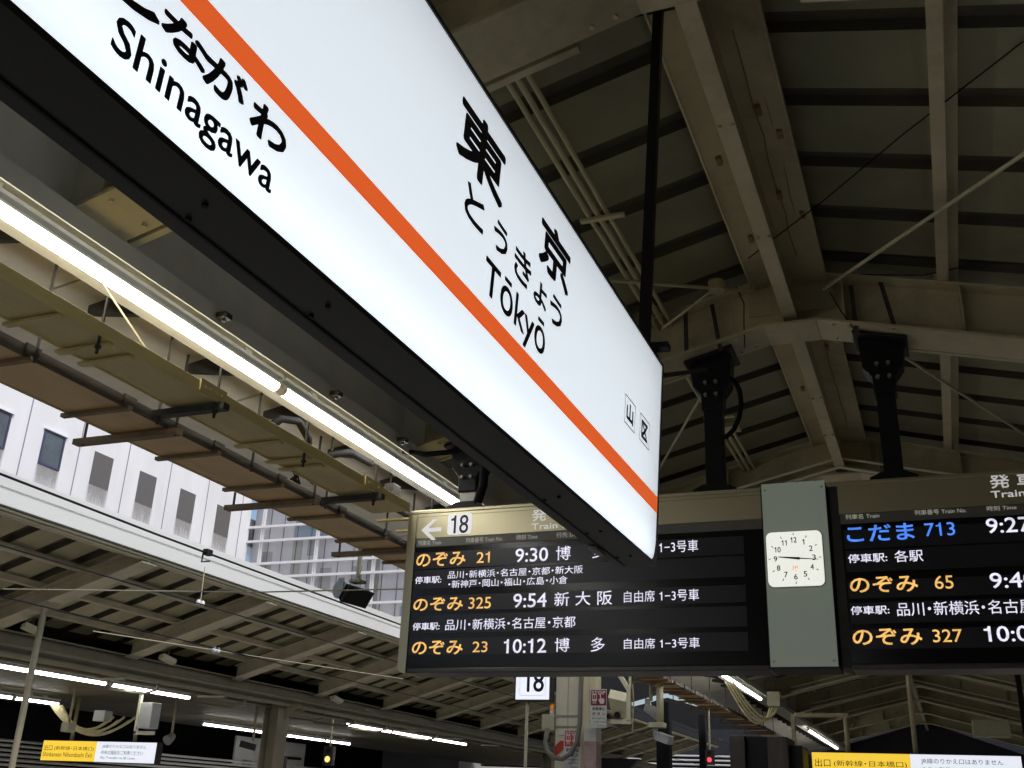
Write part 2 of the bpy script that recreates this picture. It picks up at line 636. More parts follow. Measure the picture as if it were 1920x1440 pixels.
# outer roof skin keeps the sky out
top = MB()
for xa, xb in ((XR, -5.16), (XR, 4.25)):
    top.add([(xa, YS - 1, zf(xa) + DZ + .10), (xb, YS - 1, zf(xb) + DZ + .10), (xb, YE + 1, zf(xb) + DZ + .10), (xa, YE + 1, zf(xa) + DZ + .10)], [(0, 1, 2, 3)])
top.build("roof_skin", "deck", can)
# ridge beam and its cover plates
rb = MB()
rb.box(XR - .045, XR + .045, YS, YE, ZR + .02, ZR + .035)
rb.box(XR - .008, XR + .008, YS, YE, ZR + .035, ZR + .36)
rbo = rb.build("ridge_beam", "beam", can)
rp = MB()
for s in (-1, 1):
    rp.add([(XR + s * .010, YS, ZR + .345), (XR + s * .245, YS, ZR + .30), (XR + s * .245, YE, ZR + .30), (XR + s * .010, YE, ZR + .345),
            (XR + s * .010, YS, ZR + .365), (XR + s * .245, YS, ZR + .32), (XR + s * .245, YE, ZR + .32), (XR + s * .010, YE, ZR + .365)],
           [(0, 1, 2, 3), (4, 7, 6, 5), (1, 5, 6, 2), (0, 4, 5, 1), (3, 2, 6, 7)])
    rp.box(XR + s * .245 - .006, XR + s * .245 + .006, YS, YE, ZR + .285, ZR + .33)
rp.build("ridge_plate", "beam", can)

FR_Y = [-14.05 + 3.4 * i for i in range(16)]      # near edges of the frames' flanges
FR_W = 0.32
XG = -3.57                                       # eave girder


def rafter(y0):
    o = MB()
    ym = y0 + FR_W / 2
    # bottom flange, both slopes, with a flat haunch plate under the ridge
    for s, xe in ((-1, -3.37), (1, 3.4)):
        xa = XR + s * .16
        poly = [(xa, zf(xa)), (xe, zf(xe)), (xe, zf(xe) + .018), (xa, zf(xa) + .018)]
        o.prism(poly if s > 0 else poly[::-1], 'y', y0, y0 + FR_W)
        poly = [(XR + s * .02, zf(XR) + .0), (xe, zf(xe) + .018), (xe, zf(xe) + .36), (XR + s * .02, zf(XR) + .36)]
        o.prism(poly if s > 0 else poly[::-1], 'y', ym - .008, ym + .008)
        poly = [(XR + s * .03, zf(XR + s * .03) + .36), (xe, zf(xe) + .36), (xe, zf(xe) + .375), (XR + s * .03, zf(XR + s * .03) + .375)]
        o.prism(poly if s > 0 else poly[::-1], 'y', y0 + .04, y0 + FR_W - .04)
    o.box(XR - .165, XR + .165, y0 + .002, y0 + FR_W - .002, zf(XR + .16) - .006, zf(XR + .16) + .012)
    # stiffeners
    for x in (-2.6, -1.75, -.35, .35, 1.3):
        o.box(x - .006, x + .006, ym - .11, ym - .010, zf(x) + .02, zf(x) + .355)
    # lip angle on the far side
    for s, xe in ((-1, -3.37), (1, 3.4)):
        xa = XR + s * .45
        poly = [(xa, zf(xa) + .010), (xe, zf(xe) + .010), (xe, zf(xe) + .05), (xa, zf(xa) + .05)]
        o.prism(poly if s > 0 else poly[::-1], 'y', y0 + FR_W + .035, y0 + FR_W + .075)
    return o


fr0 = None
for i, y0 in enumerate(FR_Y):
    if -12 < y0 < -5:
        continue
    if i == 0:
        fr0 = rafter(y0).build("rafter", "beam", can)
    else:
        c = fr0.copy()
        COL.objects.link(c)
        c.parent = can
        c.location = (fr0.location.x, fr0.location.y + (y0 - FR_Y[0]), fr0.location.z)
# purlins along the platform
for x in (-3.0, 0.26, 1.55, 2.85):
    z = zf(x) + .375
    p = MB().box(x - .034, x + .034, YS, YE, z + .002, z + .012)
    p.box(x + .026, x + .032, YS, YE, z + .012, z + .09)
    p.box(x + .026, x + .10, YS, YE, z + .088, z + .096)
    p.build("purlin", "beam", can)
# eave girder with tube-light flange
zg = 3.90
gd = MB().box(XG - .21, XG + .21, YS, YE, zg, zg + .02)
gd.box(XG - .008, XG + .008, YS, YE, zg + .02, 4.38)
gd.box(XG - .20, XG + .20, YS, YE, 4.38, 4.40)
for y0 in FR_Y:
    gd.box(XG + .010, XG + .195, y0 + FR_W / 2 - .008, y0 + FR_W / 2 + .008, zg + .021, 4.379)
gd.build("eave_girder", "girder", can)
# trim along the girder's inner flange edge, lip deepened to shade the rafters
MB().box(XG + .212, XG + .222, YS, YE, zg - .056, zg + .040).build("girder_shade_trim", "girder", can)
# eave overhang: smooth sheets outside the girder, brackets, edge gutter
sh = MB()
yy = YS
k = 0
while yy < YE:
    a, b = yy + .012, yy + 1.69
    z0, z1 = 4.10 + .004 * (k % 3), 3.88 + .004 * (k % 2)
    sh.add([(XG - .23, a, z0), (-5.11, a, z1), (-5.11, b, z1), (XG - .23, b, z0), (XG - .23, a, z0 + .03), (-5.11, a, z1 + .03), (-5.11, b, z1 + .03), (XG - .23, b, z0 + .03)],
           [(0, 1, 2, 3), (4, 7, 6, 5), (0, 4, 5, 1), (3, 2, 6, 7), (1, 5, 6, 2), (0, 3, 7, 4)])
    yy += 1.70
    k += 1
sh.build("eave_soffit", "soffit", can)
MB().box(-5.15, -5.115, YS, YE, 3.825, 4.02).build("eave_fascia", "soffit", can)
br = MB()
for y0 in FR_Y[3:]:
    for dy in (0.16, 1.0, 1.86, 2.7):
        y = y0 + dy
        br.prism([(XG - .23, 3.93), (XG - .62, 3.99), (XG - .62, 4.07), (XG - .23, 4.09)], 'y', y - .02, y + .02)
each(br, "eave_bracket", "darksteel", can)
# roof bracing rods
rods = MB()


def zd(x):
    return zf(x) + .43


for k in range(-1, 5):
    y = 6.35 + 6.8 * k
    for a, b_ in (((-.46, y - .02, 4.76), (1.90, y - 3.05, 4.50)), ((-.38, y + .45, 4.76), (1.0, y + 3.38, 4.70)),
                  ((-.90, y + .02, 4.83), (-2.75, y - 1.75, 4.42)), ((-1.10, y + .45, 4.74), (-2.60, y + 3.38, 4.42))):
        rods.tube([a, b_], .012, 6)
    rods.tube([(-1.12, y - .19, 4.79), (-1.55, y + .06, 4.66)], .010, 6)
    rods.tube([(-1.12, y - .19, 4.76), (-1.12, y - .19, 4.83)], .055, 14)
each(rods, "bracing_rod", "beam", can)
# three cable pipes clipped under the roof
pc = MB()
for x, r in ((-1.605, .015), (-1.557, .017), (-1.507, .015)):
    pc.tube([(x, 3.15, zf(x) + .33), (x, 5.0, zf(x) + .33), (x + .004, 5.1, zf(x) + .33), (x + .004, 12.9, zf(x) + .33)], r, 8)
each(pc, "cable_pipe", "cream", can, smooth=True)
cc = MB()
for y in (3.30, 4.93, 8.3, 11.2):
    cc.box(-1.66, -1.40, y - .018, y + .018, zf(-1.53) + .285, zf(-1.53) + .302)
cc.box(-1.62, -1.40, 8.46, 8.62, zf(-1.53) + .26, zf(-1.53) + .30)
each(cc, "pipe_clamp", "cream", can)
# loose wires on the rafters
lw = MB()
for pts in ([(-.55, 6.42, 4.93), (-.2, 6.40, 4.86), (.15, 6.4, 4.80), (.38, 6.4, 4.82)],
            [(-1.02, 6.33, 4.86), (-.97, 6.31, 4.72), (-.98, 6.33, 4.58), (-1.0, 6.45, 4.46)],
            [(-.85, 5.78, 4.76), (-.36, 5.45, 4.88), (.10, 4.85, 4.83), (.62, 4.20, 4.76)],
            [(-.42, 6.3, 4.72), (-.36, 6.33, 4.58), (-.28, 6.4, 4.45)]):
    lw.tube(pts, .004, 5)
each(lw, "loose_wire", "rubber", can)

# thin cables clipped along the ridge cover plate and small fittings on it
random.seed(11)
rc_ = MB()
for x0_, ya, yb in ((XR + .10, 3.9, 6.25), (XR + .16, 4.4, 6.3), (XR + .12, 6.9, 9.6)):
    pts = []
    y = ya
    while y < yb:
        pts.append((x0_ + random.uniform(-.010, .010), y, ZR + .320 + random.uniform(-.008, .003)))
        y += random.uniform(.16, .34)
    rc_.tube(pts, .0032, 5)
each(rc_, "ridge_cable", "bar", can)
fx = MB()
for x_, y_ in ((XR + .115, 4.52), (XR + .10, 5.35), (XR + .19, 4.75), (XR + .20, 5.6), (XR - .16, 4.9), (XR - .14, 5.8), (XR + .13, 7.6), (XR - .15, 8.4)):
    fx.box(x_ - .014, x_ + .014, y_ - .035, y_ + .035, ZR + .295, ZR + .318)
each(fx, "cable_clip", "bar", can)
# bolts on the ridge flange and rafter flanges
bt = MB()
for yy in (4.2, 5.3, 7.9, 8.8):
    for x_ in (XR - .03, XR + .03):
        bt.tube([(x_, yy, ZR + .006), (x_, yy, ZR + .0195)], .010, 6)
for y0 in FR_Y[5:9]:
    for x_ in (-3.2, -3.05, -1.05, -.95, -.42, -.32, .9, 1.0):
        for dy in (.05, FR_W - .05):
            bt.tube([(x_, y0 + dy, zf(x_) - .013), (x_, y0 + dy, zf(x_) + .001)], .011, 6)
each(bt, "bolt_head", "beam", can)
# splice plates on the rafters' webs and cleats under the purlins
cl_ = MB()
for y0 in FR_Y[5:10]:
    ym = y0 + FR_W / 2
    for x_ in (.26, 1.55):
        cl_.box(x_ - .05, x_ + .05, ym - .06, ym - .052, zf(x_) + .3755, zf(x_) + .47)
    cl_.box(XR - .28, XR + .28, ym - .020, ym - .009, ZR + .10, ZR + .30)
each(cl_, "splice_plate", "beam", can)
# pale conduits following the farther rafters
rcn = MB()
for y0 in FR_Y[7:14]:
    for dz in (.03, .12):
        rcn.tube([(-3.0, y0 - .04, zf(-3.0) + dz), (XR, y0 - .05, ZR + dz - .02), (3.0, y0 - .04, zf(3.0) + dz)], .014, 6)
each(rcn, "rafter_conduit", "cream_b", can)

# ------------------------------------------------------------------ tube lights of the near platform
XT, ZT = -3.476, 3.80


def tube_light(name, x, y0, y1, z, label, r=.034, group="tube lights along the near eave", base=None):
    t = thing(name, label, "tube light", (x, (y0 + y1) / 2, z + .10), group)
    f = MB().box(x - .036, x + .036, y0 - .01, y1 + .01, z + .050, z + .068)
    f.box(x - .02, x + .02, y0 + .3, y0 + .36, z + .075, z + .10)
    f.box(x - .02, x + .02, y1 - .36, y1 - .30, z + .075, z + .10)
    f.build("fixture", "boxwhite", t)
    arc = [(x + r * math.sin(R(a)), z - r * math.cos(R(a))) for a in range(-98, 99, 14)]
    MB().prism(arc, 'y', y0 + .02, y1 - .02).build("tube", "tube", t)
    bk = [(x + r * math.sin(R(a)), z + .004 - r * math.cos(R(a))) for a in range(99, 262, 14)]
    MB().prism(bk, 'y', y0 + .02, y1 - .02).build("tube_back", "boxwhite", t)
    e = MB()
    e.tube([(x, y0 - .008, z), (x, y0 + .02, z)], r * 1.03, 10)
    e.tube([(x, y1 - .02, z), (x, y1 + .008, z)], r * 1.03, 10)
    each(e, "end_cap", "white", t)
    return t


tube_light("tube_light", XT, -0.2, 2.27, ZT, "nearest white tube light under the eave, running out of the left edge")
tube_light("tube_light", XT, 2.30, 4.765, ZT, "bright white tube light under the eave above the cable trays, before the joint")
tube_light("tube_light", XT, 4.81, 7.40, ZT, "bright white tube light ending above the left departure board")
for a in (7.46, 9.98, 12.5, 15.02):
    tube_light("tube_light", XT, a, a + 2.45, ZT, "white tube light under the eave hidden behind the departure board")
tube_light("tube_light", XT, 17.9, 22.2, ZT, "short white tube light seen just below the boards beside the cream junction box")
tube_light("tube_light", XT, 30.0, 37.6, ZT, "farthest white tube light of the near platform, above the yellow exit sign")
# fittings along the girder flange
for j, y in enumerate((4.0, 5.15, 6.05)):
    x = -3.318
    c = MB()
    c.box(x - .02, x + .04, y - .03, y + .03, zg - .035, zg - .004)
    c.tube([(x + .01, y, zg - .05), (x + .01, y, zg - .004)], .011, 6)
    c.bar((x - .05, y + .03, zg - .02), (x + .05, y - .03, zg - .02), .012, .012)
    o = c.build("beam_clamp", "darksteel")
    recentre(o)
    tag(o, ["small dark clamp bolted to the eave girder flange, nearest the camera", "small dark clamp beside the joint of the two tube lights",
            "small dark clamp on the girder near the left board hanger"][j], "clamp", "clamps on the eave girder")

# ------------------------------------------------------------------ cable trays
tr1 = thing("cable_tray", "yellowish cream cable tray hung just below the tube lights", "cable tray", (-3.6, 0, 3.50), "cable trays along the near eave")
A0, A1, AZ, AE = -3.745, -3.445, 3.500, 6.48
MB().box(A0, A1, -3, AE, AZ, AZ + .007).build("tray_pan", "tray", tr1)
s = MB()
for ya in (-2.9, -1.12, .64, 2.40, 4.16):
    for xs in (A1 - .006, A0 - .006):
        s.box(xs, xs + .012, ya + .008, ya + 1.752, AZ - .008, AZ + .058)
s.box(A1 - .006, A1 + .006, 5.928, AE, AZ - .008, AZ + .058)
each(s, "tray_side", "tray", tr1, bevel=.003)
cp = MB()
for ya in (-1.12, .64, 2.40, 4.16, 5.92):
    cp.box(A1 + .0065, A1 + .016, ya - .11, ya + .11, AZ, AZ + .066)
    for q in (-.07, -.03, .03, .07):
        cp.tube([(A1 + .016, ya + q, AZ + .03), (A1 + .022, ya + q, AZ + .03)], .008, 6)
each(cp, "coupling_plate", "tray", tr1, 5)
ab, st_, hr = MB(), MB(), MB()
for ya in (-1.05, .71, 2.47, 4.23, 5.99):
    ab.bar((-3.86, ya, AZ - .032), (-3.39, ya, AZ - .032), .052, .038)
    for d in (-.66, .63, .95):
        st_.bar((-3.78, ya + d, AZ - .016), (-3.46, ya + d, AZ - .016), .038, .014)
    for x in (-3.415, -3.835):
        for d in (0, .88):
            xx = x if x < -3.7 else -3.462
            hr.tube([(xx, ya + d, AZ - .09), (xx, ya + d, 3.70 if x > -3.7 else 4.05)], .008, 6)
            hr.tube([(xx, ya + d, AZ - .062), (xx, ya + d, AZ - .048)], .016, 6)
each(ab, "support_bar", "darksteel", tr1)
each(st_, "tray_strap", "tray", tr1)
each(hr, "hanger_rod", "darksteel", tr1, 2)
cd = MB()
cd.tube([(-3.80, -3, 3.66), (-3.80, 9, 3.66)], .022, 8)
cd.tube([(-3.75, -3, 3.645), (-3.75, 9, 3.645)], .015, 8)
for i in range(11):
    cd.box(-3.83, -3.72, -2.5 + i * 1.0, -2.44 + i * 1.0, 3.625, 3.695)
cd.build("conduit", "rail", tr1)

tr2 = thing("cable_tray", "brown cable tray hung at the canopy's outer edge with long cross bars", "cable tray", (-4.3, 0, 3.55), "cable trays along the near eave")
MB().box(-4.50, -4.10, -3, 30, 3.550, 3.558).build("tray_pan", "tray_b", tr2)
s = MB().box(-4.10, -4.078, -3, 30, 3.542, 3.600)
s.build("tray_rail", "rail", tr2)
MB().box(-4.515, -4.50, -3, 30, 3.545, 3.605).build("tray_side", "tray", tr2)
lb, sb, rd, jn = MB(), MB(), MB(), MB()
yy = -1.51
while yy < 29:
    lb.bar((-4.80, yy, 3.522), (-4.02, yy, 3.522), .06, .035)
    for d in (-.38, .44):
        sb.bar((-4.55, yy + d, 3.537), (-4.06, yy + d, 3.537), .035, .022)
        jn.box(-4.0775, -4.067, yy + d - .05, yy + d + .05, 3.545, 3.606)
    rd.tube([(-4.74, yy, 3.50), (-4.74, yy, 3.90)], .009, 6)
    rd.tube([(-4.05, yy, 3.50), (-4.05, yy, 4.02)], .009, 6)
    yy += 1.535
each(lb, "cross_bar", "bar", tr2)
each(sb, "tray_strap", "bar", tr2)
each(rd, "hanger_rod", "darksteel", tr2)
each(jn, "rail_joint", "rail", tr2)
# cables over the trays
tc = MB()
for x, z, r in ((-4.40, 3.585, .02), (-4.32, 3.58, .016), (-4.22, 3.585, .022)):
    tc.tube([(x, -3, z), (x, 29, z)], r, 6)
each(tc, "tray_cable", "rubber", tr2)

c = MB()
c.tube([(-3.66, 4.92, 3.58), (-3.60, 5.02, 3.70), (-3.58, 5.18, 3.74), (-3.60, 5.34, 3.68), (-3.64, 5.42, 3.52)], .026, 8)
o = c.build("cable_hose", "rubber", smooth=True)
recentre(o)
tag(o, "thick black hose arching over the yellowish cable tray, nearer of two", "hose", "black hoses over the cable tray")
c = MB()
c.tube([(-3.66, 5.52, 3.54), (-3.60, 5.62, 3.66), (-3.57, 5.80, 3.735), (-3.57, 6.1, 3.75)], .026, 8)
o = c.build("cable_hose", "rubber", smooth=True)
recentre(o)
tag(o, "thick black hose rising from the cable tray beside the tube light, farther of two", "hose", "black hoses over the cable tray")
c = MB()
for k in range(7):
    a = k * .9
    c.tube([(-4.10, 5.92 + .02 * k, 3.62), (-4.06 + .05 * math.sin(a), 5.95 + .05 * math.cos(a), 3.70), (-4.02 + .03 * math.cos(a * 2), 5.98 + .03 * k, 3.66 + .02 * math.sin(a)), (-3.99, 6.0, 3.74)], .008, 5)
o = c.build("cable_bundle", "rubber")
recentre(o)
tag(o, "tangle of thin black cables between the two trays", "cables")
c = MB()
c.box(-3.60, -3.52, 6.36, 6.47, 3.585, 3.685)
c.tube([(-3.58, 6.40, 3.585), (-3.585, 6.41, 3.52)], .012, 6)
c.tube([(-3.55, 6.44, 3.585), (-3.54, 6.45, 3.515)], .010, 6)
o = c.build("junction_box", "darksteel", bevel=.006)
recentre(o)
tag(o, "small dark junction box at the tray beside the left board hanger", "junction box", "junction boxes")
c = MB().tube([(-3.60, 3.35, 3.88), (-3.62, 3.98, 3.57)], .006, 5)
o = c.build("stay_wire", "wire_l")
recentre(o)
tag(o, "thin pale stay wire slanting from the tube light to the yellowish tray", "wire")

# ------------------------------------------------------------------ station name sign
K = 0.85
SP = Vector((-1.1 * K, 4.345 * K, 1.55 + (2.553 - 1.55) * K))     # far lower corner of the lit face
LN = R(2.8)
SU = Y.copy()
SV = Vector((math.sin(LN), 0, math.cos(LN)))
SN = Vector((math.cos(LN), 0, -math.sin(LN)))
SL_, SH_ = 3.70 * K, 0.912 * K
sg = thing("station_name_sign", "large white backlit station sign with orange stripe reading Tokyo in black", "station sign", (SP.x, SP.y - SL_ / 2, SP.z))


def P(u, v, n=0.0):
    return SP + SU * u + SV * v + SN * n


hs = MB()
TH = 0.160
fr = 0.012
# housing as five thin walls round the light box
plate(hs, [(-SL_ - fr, -fr), (fr, -fr), (fr, 0), (-SL_ - fr, 0)], SP, SU, SV, SN, -TH + .006, .004)
plate(hs, [(-SL_ - fr, SH_), (fr, SH_), (fr, SH_ + fr), (-SL_ - fr, SH_ + fr)], SP, SU, SV, SN, -TH + .006, .004)
plate(hs, [(0, 0), (fr, 0), (fr, SH_), (0, SH_)], SP, SU, SV, SN, -TH + .006, .004)
plate(hs, [(-SL_ - fr, 0), (-SL_, 0), (-SL_, SH_), (-SL_ - fr, SH_)], SP, SU, SV, SN, -TH + .006, .004)
# lower corner cover where the face is cut round
rc = .11
cor = [(0.0, 0.0)] + [(-rc * .55 + rc * .55 * math.cos(R(a)), rc - rc * math.sin(R(a)))[0:2] for a in range(0, 91, 15)]
plate(hs, cor, SP, SU, SV, SN, .0005, .004)
hs.build("housing", "housing", sg)
# the seam and bolts of the underside
sm = MB()
plate(sm, [(-SL_, -fr - .003), (0, -fr - .003), (0, -fr - .0005), (-SL_, -fr - .0005)], SP, SU, SV, SN, -.118, -.112)
sm.build("seam", "black", sg)
sm = MB()
for u in (-3.05, -2.62, -1.1, -.62, -.2):
    for n in (-.045, -.10):
        c0 = P(u * K + (.03 if n < -.06 else 0), -fr - .0005, n)
        sm.tube([c0, c0 - SV * .004], .0055, 8)
each(sm, "bolt", "black", sg)
clp = MB()
clp.obox(P(-.275, -fr - .008, -.135), SU * .05, SN * .014, SV * .006)
clp.build("latch_plate", "steel", sg)
bf = MB().add([P(u, v, -TH + .004) for u, v in ((-SL_, 0), (-SL_, SH_), (0, SH_), (0, 0))], [(0, 1, 2, 3)])
bf.build("back_face", "face", sg)
MB().tube([P(-SL_ + .03, .030, -.075), P(-.03, .030, -.075)], .011, 8).build("inner_tube", "tube_in", sg)
fc = MB()
vsf = [(-SL_, 0), (0, 0), (0, SH_), (-SL_, SH_)]
fc.add([P(u, v, 0) for u, v in vsf], [(0, 1, 2, 3)])
fc.build("face_panel", "face", sg)
st = MB()
st.add([P(-SL_, .252 * K, .0015), P(0, .215 * K, .0015), P(0, .290 * K, .0015), P(-SL_, .302 * K, .0015)], [(0, 1, 2, 3)])
st.build("stripe", "orange", sg)
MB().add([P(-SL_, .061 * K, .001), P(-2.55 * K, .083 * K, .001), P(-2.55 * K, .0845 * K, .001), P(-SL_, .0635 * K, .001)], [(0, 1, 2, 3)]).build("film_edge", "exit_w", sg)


def stext(body, box, bold, name="lettering", space=1.0):
    mb = MB()
    u0, u1, v0, v1 = [c * K for c in box]
    if bold > .001:
        fat(mb, body, (u0, u1, v0, v1), SP, SU, SV, SN, .0018, bold, space=space)
    else:
        letters(mb, body, (u0, u1, v0, v1), SP, SU, SV, SN, .0022, 0, space)
    return mb


for body, box, bold in (
        ("東", (-2.240, -1.905, .624, .828), .0062), ("京", (-1.598, -1.300, .628, .818), .0060),
        ("と", (-2.150, -2.015, .484, .592), .0028), ("う", (-1.948, -1.838, .494, .592), .0028),
        ("き", (-1.785, -1.640, .486, .597), .0028), ("ょ", (-1.612, -1.493, .484, .570), .0028),
        ("う", (-1.465, -1.340, .482, .588), .0028), ("Tōkyō", (-1.978, -1.478, .303, .452), .0022),
        ("し", (-3.470, -3.300, .150, .232), .0036), ("な", (-3.300, -3.174, .156, .222), .0030),
        ("が", (-3.186, -3.064, .150, .228), .0030), ("わ", (-3.046, -2.925, .146, .222), .0030),
        ("Shinagawa", (-3.385, -2.945, .040, .129), .0014)):
    stext(body, box, bold).build("lettering", "ink", sg)
for body, (u0, u1, v0, v1) in (("山", (-.563, -.410, .445, .566)), ("区", (-.336, -.180, .447, .568))):
    mb = stext(body, (u0 + .026, u1 - .026, v0 + .020, v1 - .020), .0040)
    t = .0042
    a, b2, c2, d2 = u0 * K, u1 * K, v0 * K, v1 * K
    for q in ((a, b2, c2, c2 + t), (a, b2, d2 - t, d2), (a, a + t, c2 + t, d2 - t), (b2 - t, b2, c2 + t, d2 - t)):
        mb.add([P(q[0], q[2], .0022), P(q[1], q[2], .0022), P(q[1], q[3], .0022), P(q[0], q[3], .0022)], [(0, 1, 2, 3)])
    mb.build("area_mark", "ink", sg)
for u in (-.085, -2.9):
    hp = MB()
    base = P(u, SH_ + fr, -.052)
    topz = 4.92
    tp = base + SV * ((topz - base.z) / SV.z)
    hp.bar(base, tp, .040, .040, up=(0, 1, 0))
    hp.obox(base + SV * .012, SU * .05, SN * .045, SV * .011)
    hp.obox(base + SV * .035 + SN * .05, SU * .025, SN * .05, SV * .012)
    hp.obox(tp - SV * .012, SU * .05, SN * .13, SV * .012)
    hp.build("hanging_post", "black", sg)
# arm that ties the sign's far end to the board hanger
MB().bar(P(fr, SH_ - .035, -.06), Vector((-1.24, 6.42, 4.32)), .022, .022).build("tie_arm", "black", sg)

# ------------------------------------------------------------------ departure boards
YB = 6.50
ZB0, ZB1 = 2.372, 3.505


def board(x0, x1, label, mirror=False):
    t = thing("departure_board", label, "departure board", ((x0 + x1) / 2, YB + .13, ZB0), "departure boards hung over the platform")
    MB().box(x0 + .012, x1 - .002, YB + .012, YB + .26, ZB0 + .012, ZB1 - .004).build("housing", "darksteel", t, bevel=.006)
    hd = MB()
    hd.box(x0 + .065, x1 - .004, YB, YB + .011, 3.300, ZB1 - .028)
    hd.build("header_panel", "header", t)
    MB().box(x0, x1, YB - .004, YB + .27, ZB1 - .027, ZB1).build("top_rail", "header", t, bevel=.005)
    MB().box(x0 + .070, x1 - .004, YB + .001, YB + .011, 3.236, 3.298).build("label_strip", "strip", t)
    MB().box(x0 + .070, x1 - .004, YB + .002, YB + .011, ZB0 + .034, 3.234).build("screen", "screen", t)
    MB().box(x0 + .07, x1, YB - .003, YB + .27, ZB0, ZB0 + .032).build("bottom_rail", "lip", t, bevel=.006)
    return t


def end_cap(t, x0):
    poly = [(x0, ZB1 - .0285), (x0 + .064, ZB1 - .0285), (x0 + .064, ZB0)] + [(x0 + .045 - .045 * math.sin(R(a)), ZB0 + .045 - .045 * math.cos(R(a))) for a in range(0, 91, 15)]
    m = MB().prism(poly[::-1], 'y', YB - .004, YB + .27)
    m.build("end_cap", "header", t)


def btext(t, body, box, mat, bold=0.0, space=1.0, name="display_text", lift=.0016):
    """box in (x0,x1,z0,z1)"""
    mb = MB()
    if bold > .001:
        fat(mb, body, box, (0, YB, 0), X, Z, FR, lift - .0002, bold * (box[3] - box[2]) * .9, space=space)
    else:
        letters(mb, body, box, (0, YB, 0), X, Z, FR, lift, 0, space)
    mb.build(name, mat, t)


bl = board(-3.449, -.952, "left black departure board with cream header, arrow and platform number 18")
end_cap(bl, -3.449)
ROWS = ((3.080, 3.196), (2.940, 3.070), (2.782, 2.888), (2.634, 2.757), (2.488, 2.600))
for z0, z1 in ROWS:
    MB().box(-3.378, -1.075, YB - .0004, YB + .0015, z0, z1).build("display_row", "row", bl)
# arrow, number plate, heading
ar = MB()
zc = 3.357
ar.add([(-3.342, YB - .002, zc), (-3.257, YB - .002, zc + .074), (-3.222, YB - .002, zc + .074), (-3.290, YB - .002, zc + .014), (-3.186, YB - .002, zc + .014),
        (-3.186, YB - .002, zc - .014), (-3.290, YB - .002, zc - .014), (-3.222, YB - .002, zc - .074), (-3.257, YB - .002, zc - .074)], [(0, 8, 7, 6, 5, 4, 3, 2, 1)])
ar.build("arrow", "hdr_w", bl)
np_ = MB()
plate(np_, rounded(-3.137, -2.953, 3.312, 3.462, .022), (0, YB, 0), X, Z, FR, .0005, .003)
np_.build("number_plate", "num18", bl)
btext(bl, "18", (-3.112, -2.977, 3.318, 3.452), "ink", .012, .92, "platform_number", .0040)
fl = MB()
for q in ((-3.378, -3.355, 3.452, 3.4545), (-3.378, -3.3755, 3.30, 3.4545)):
    fl.box(q[0], q[1], YB - .0006, YB + .001, q[2], q[3])
fl.box(-3.355, -.96, YB - .0006, YB + .001, 3.4535, 3.456)
fl.build("panel_seam", "strip", bl)
HDR = (("発 車 案 内", (-2.503, -1.97, 3.373, 3.457), "hdr_w", .012), ("Train Departures", (-2.503, -1.87, 3.302, 3.357), "hdr_w", .014))
for body, bx, m, b in HDR:
    btext(bl, body, bx, m, b, 1.0, "heading")
for body, bx in (("列車名 Train", (-3.360, -3.180, 3.246, 3.282)), ("列車番号 Train No.", (-2.990, -2.712, 3.247, 3.283)),
                 ("時刻 Time", (-2.610, -2.458, 3.249, 3.284)), ("行先 Destination", (-2.322, -2.04, 3.249, 3.284)), ("記事 Remarks", (-1.86, -1.62, 3.250, 3.285))):
    btext(bl, body, bx, "hdr_s", .004, 1.0, "column_label")
for body, bx, m, b in (
        ("のぞみ", (-3.366, -2.985, 3.092, 3.192), "led_o", .022), ("21", (-2.902, -2.803, 3.103, 3.179), "led_o", .006),
        ("9:30", (-2.614, -2.378, 3.094, 3.188), "led_w", .014), ("博", (-2.322, -2.218, 3.095, 3.190), "led_w", .004), ("多", (-2.068, -1.985, 3.098, 3.184), "led_w", .004),
        ("自由席 1−3号車", (-1.852, -1.363, 3.110, 3.188), "led_w", .0),
        ("停車駅:", (-3.363, -3.160, 2.975, 3.026), "led_w", .014), ("品川・新横浜・名古屋・京都・新大阪", (-3.112, -2.131, 3.002, 3.055), "led_w", .004),
        ("・新神戸・岡山・福山・広島・小倉", (-3.104, -2.237, 2.936, 2.990), "led_w", .004),
        ("のぞみ", (-3.362, -2.985, 2.783, 2.876), "led_o", .022), ("325", (-2.943, -2.778, 2.790, 2.868), "led_o", .006),
        ("9:54", (-2.617, -2.380, 2.788, 2.882), "led_w", .014), ("新 大 阪", (-2.326, -1.930, 2.790, 2.882), "led_w", .004),
        ("自由席 1−3号車", (-1.852, -1.366, 2.800, 2.874), "led_w", .0),
        ("停車駅:", (-3.355, -3.150, 2.655, 2.707), "led_w", .014), ("品川・新横浜・名古屋・京都", (-3.107, -2.177, 2.650, 2.724), "led_w", .003),
        ("のぞみ", (-3.349, -2.968, 2.490, 2.584), "led_o", .022), ("23", (-2.897, -2.788, 2.502, 2.572), "led_o", .006),
        ("10:12", (-2.672, -2.374, 2.492, 2.584), "led_w", .014), ("博", (-2.316, -2.215, 2.497, 2.585), "led_w", .004), ("多", (-2.071, -1.978, 2.495, 2.585), "led_w", .004),
        ("自由席 1−3号車", (-1.852, -1.370, 2.508, 2.574), "led_w", .0)):
    btext(bl, body, bx, m, b)

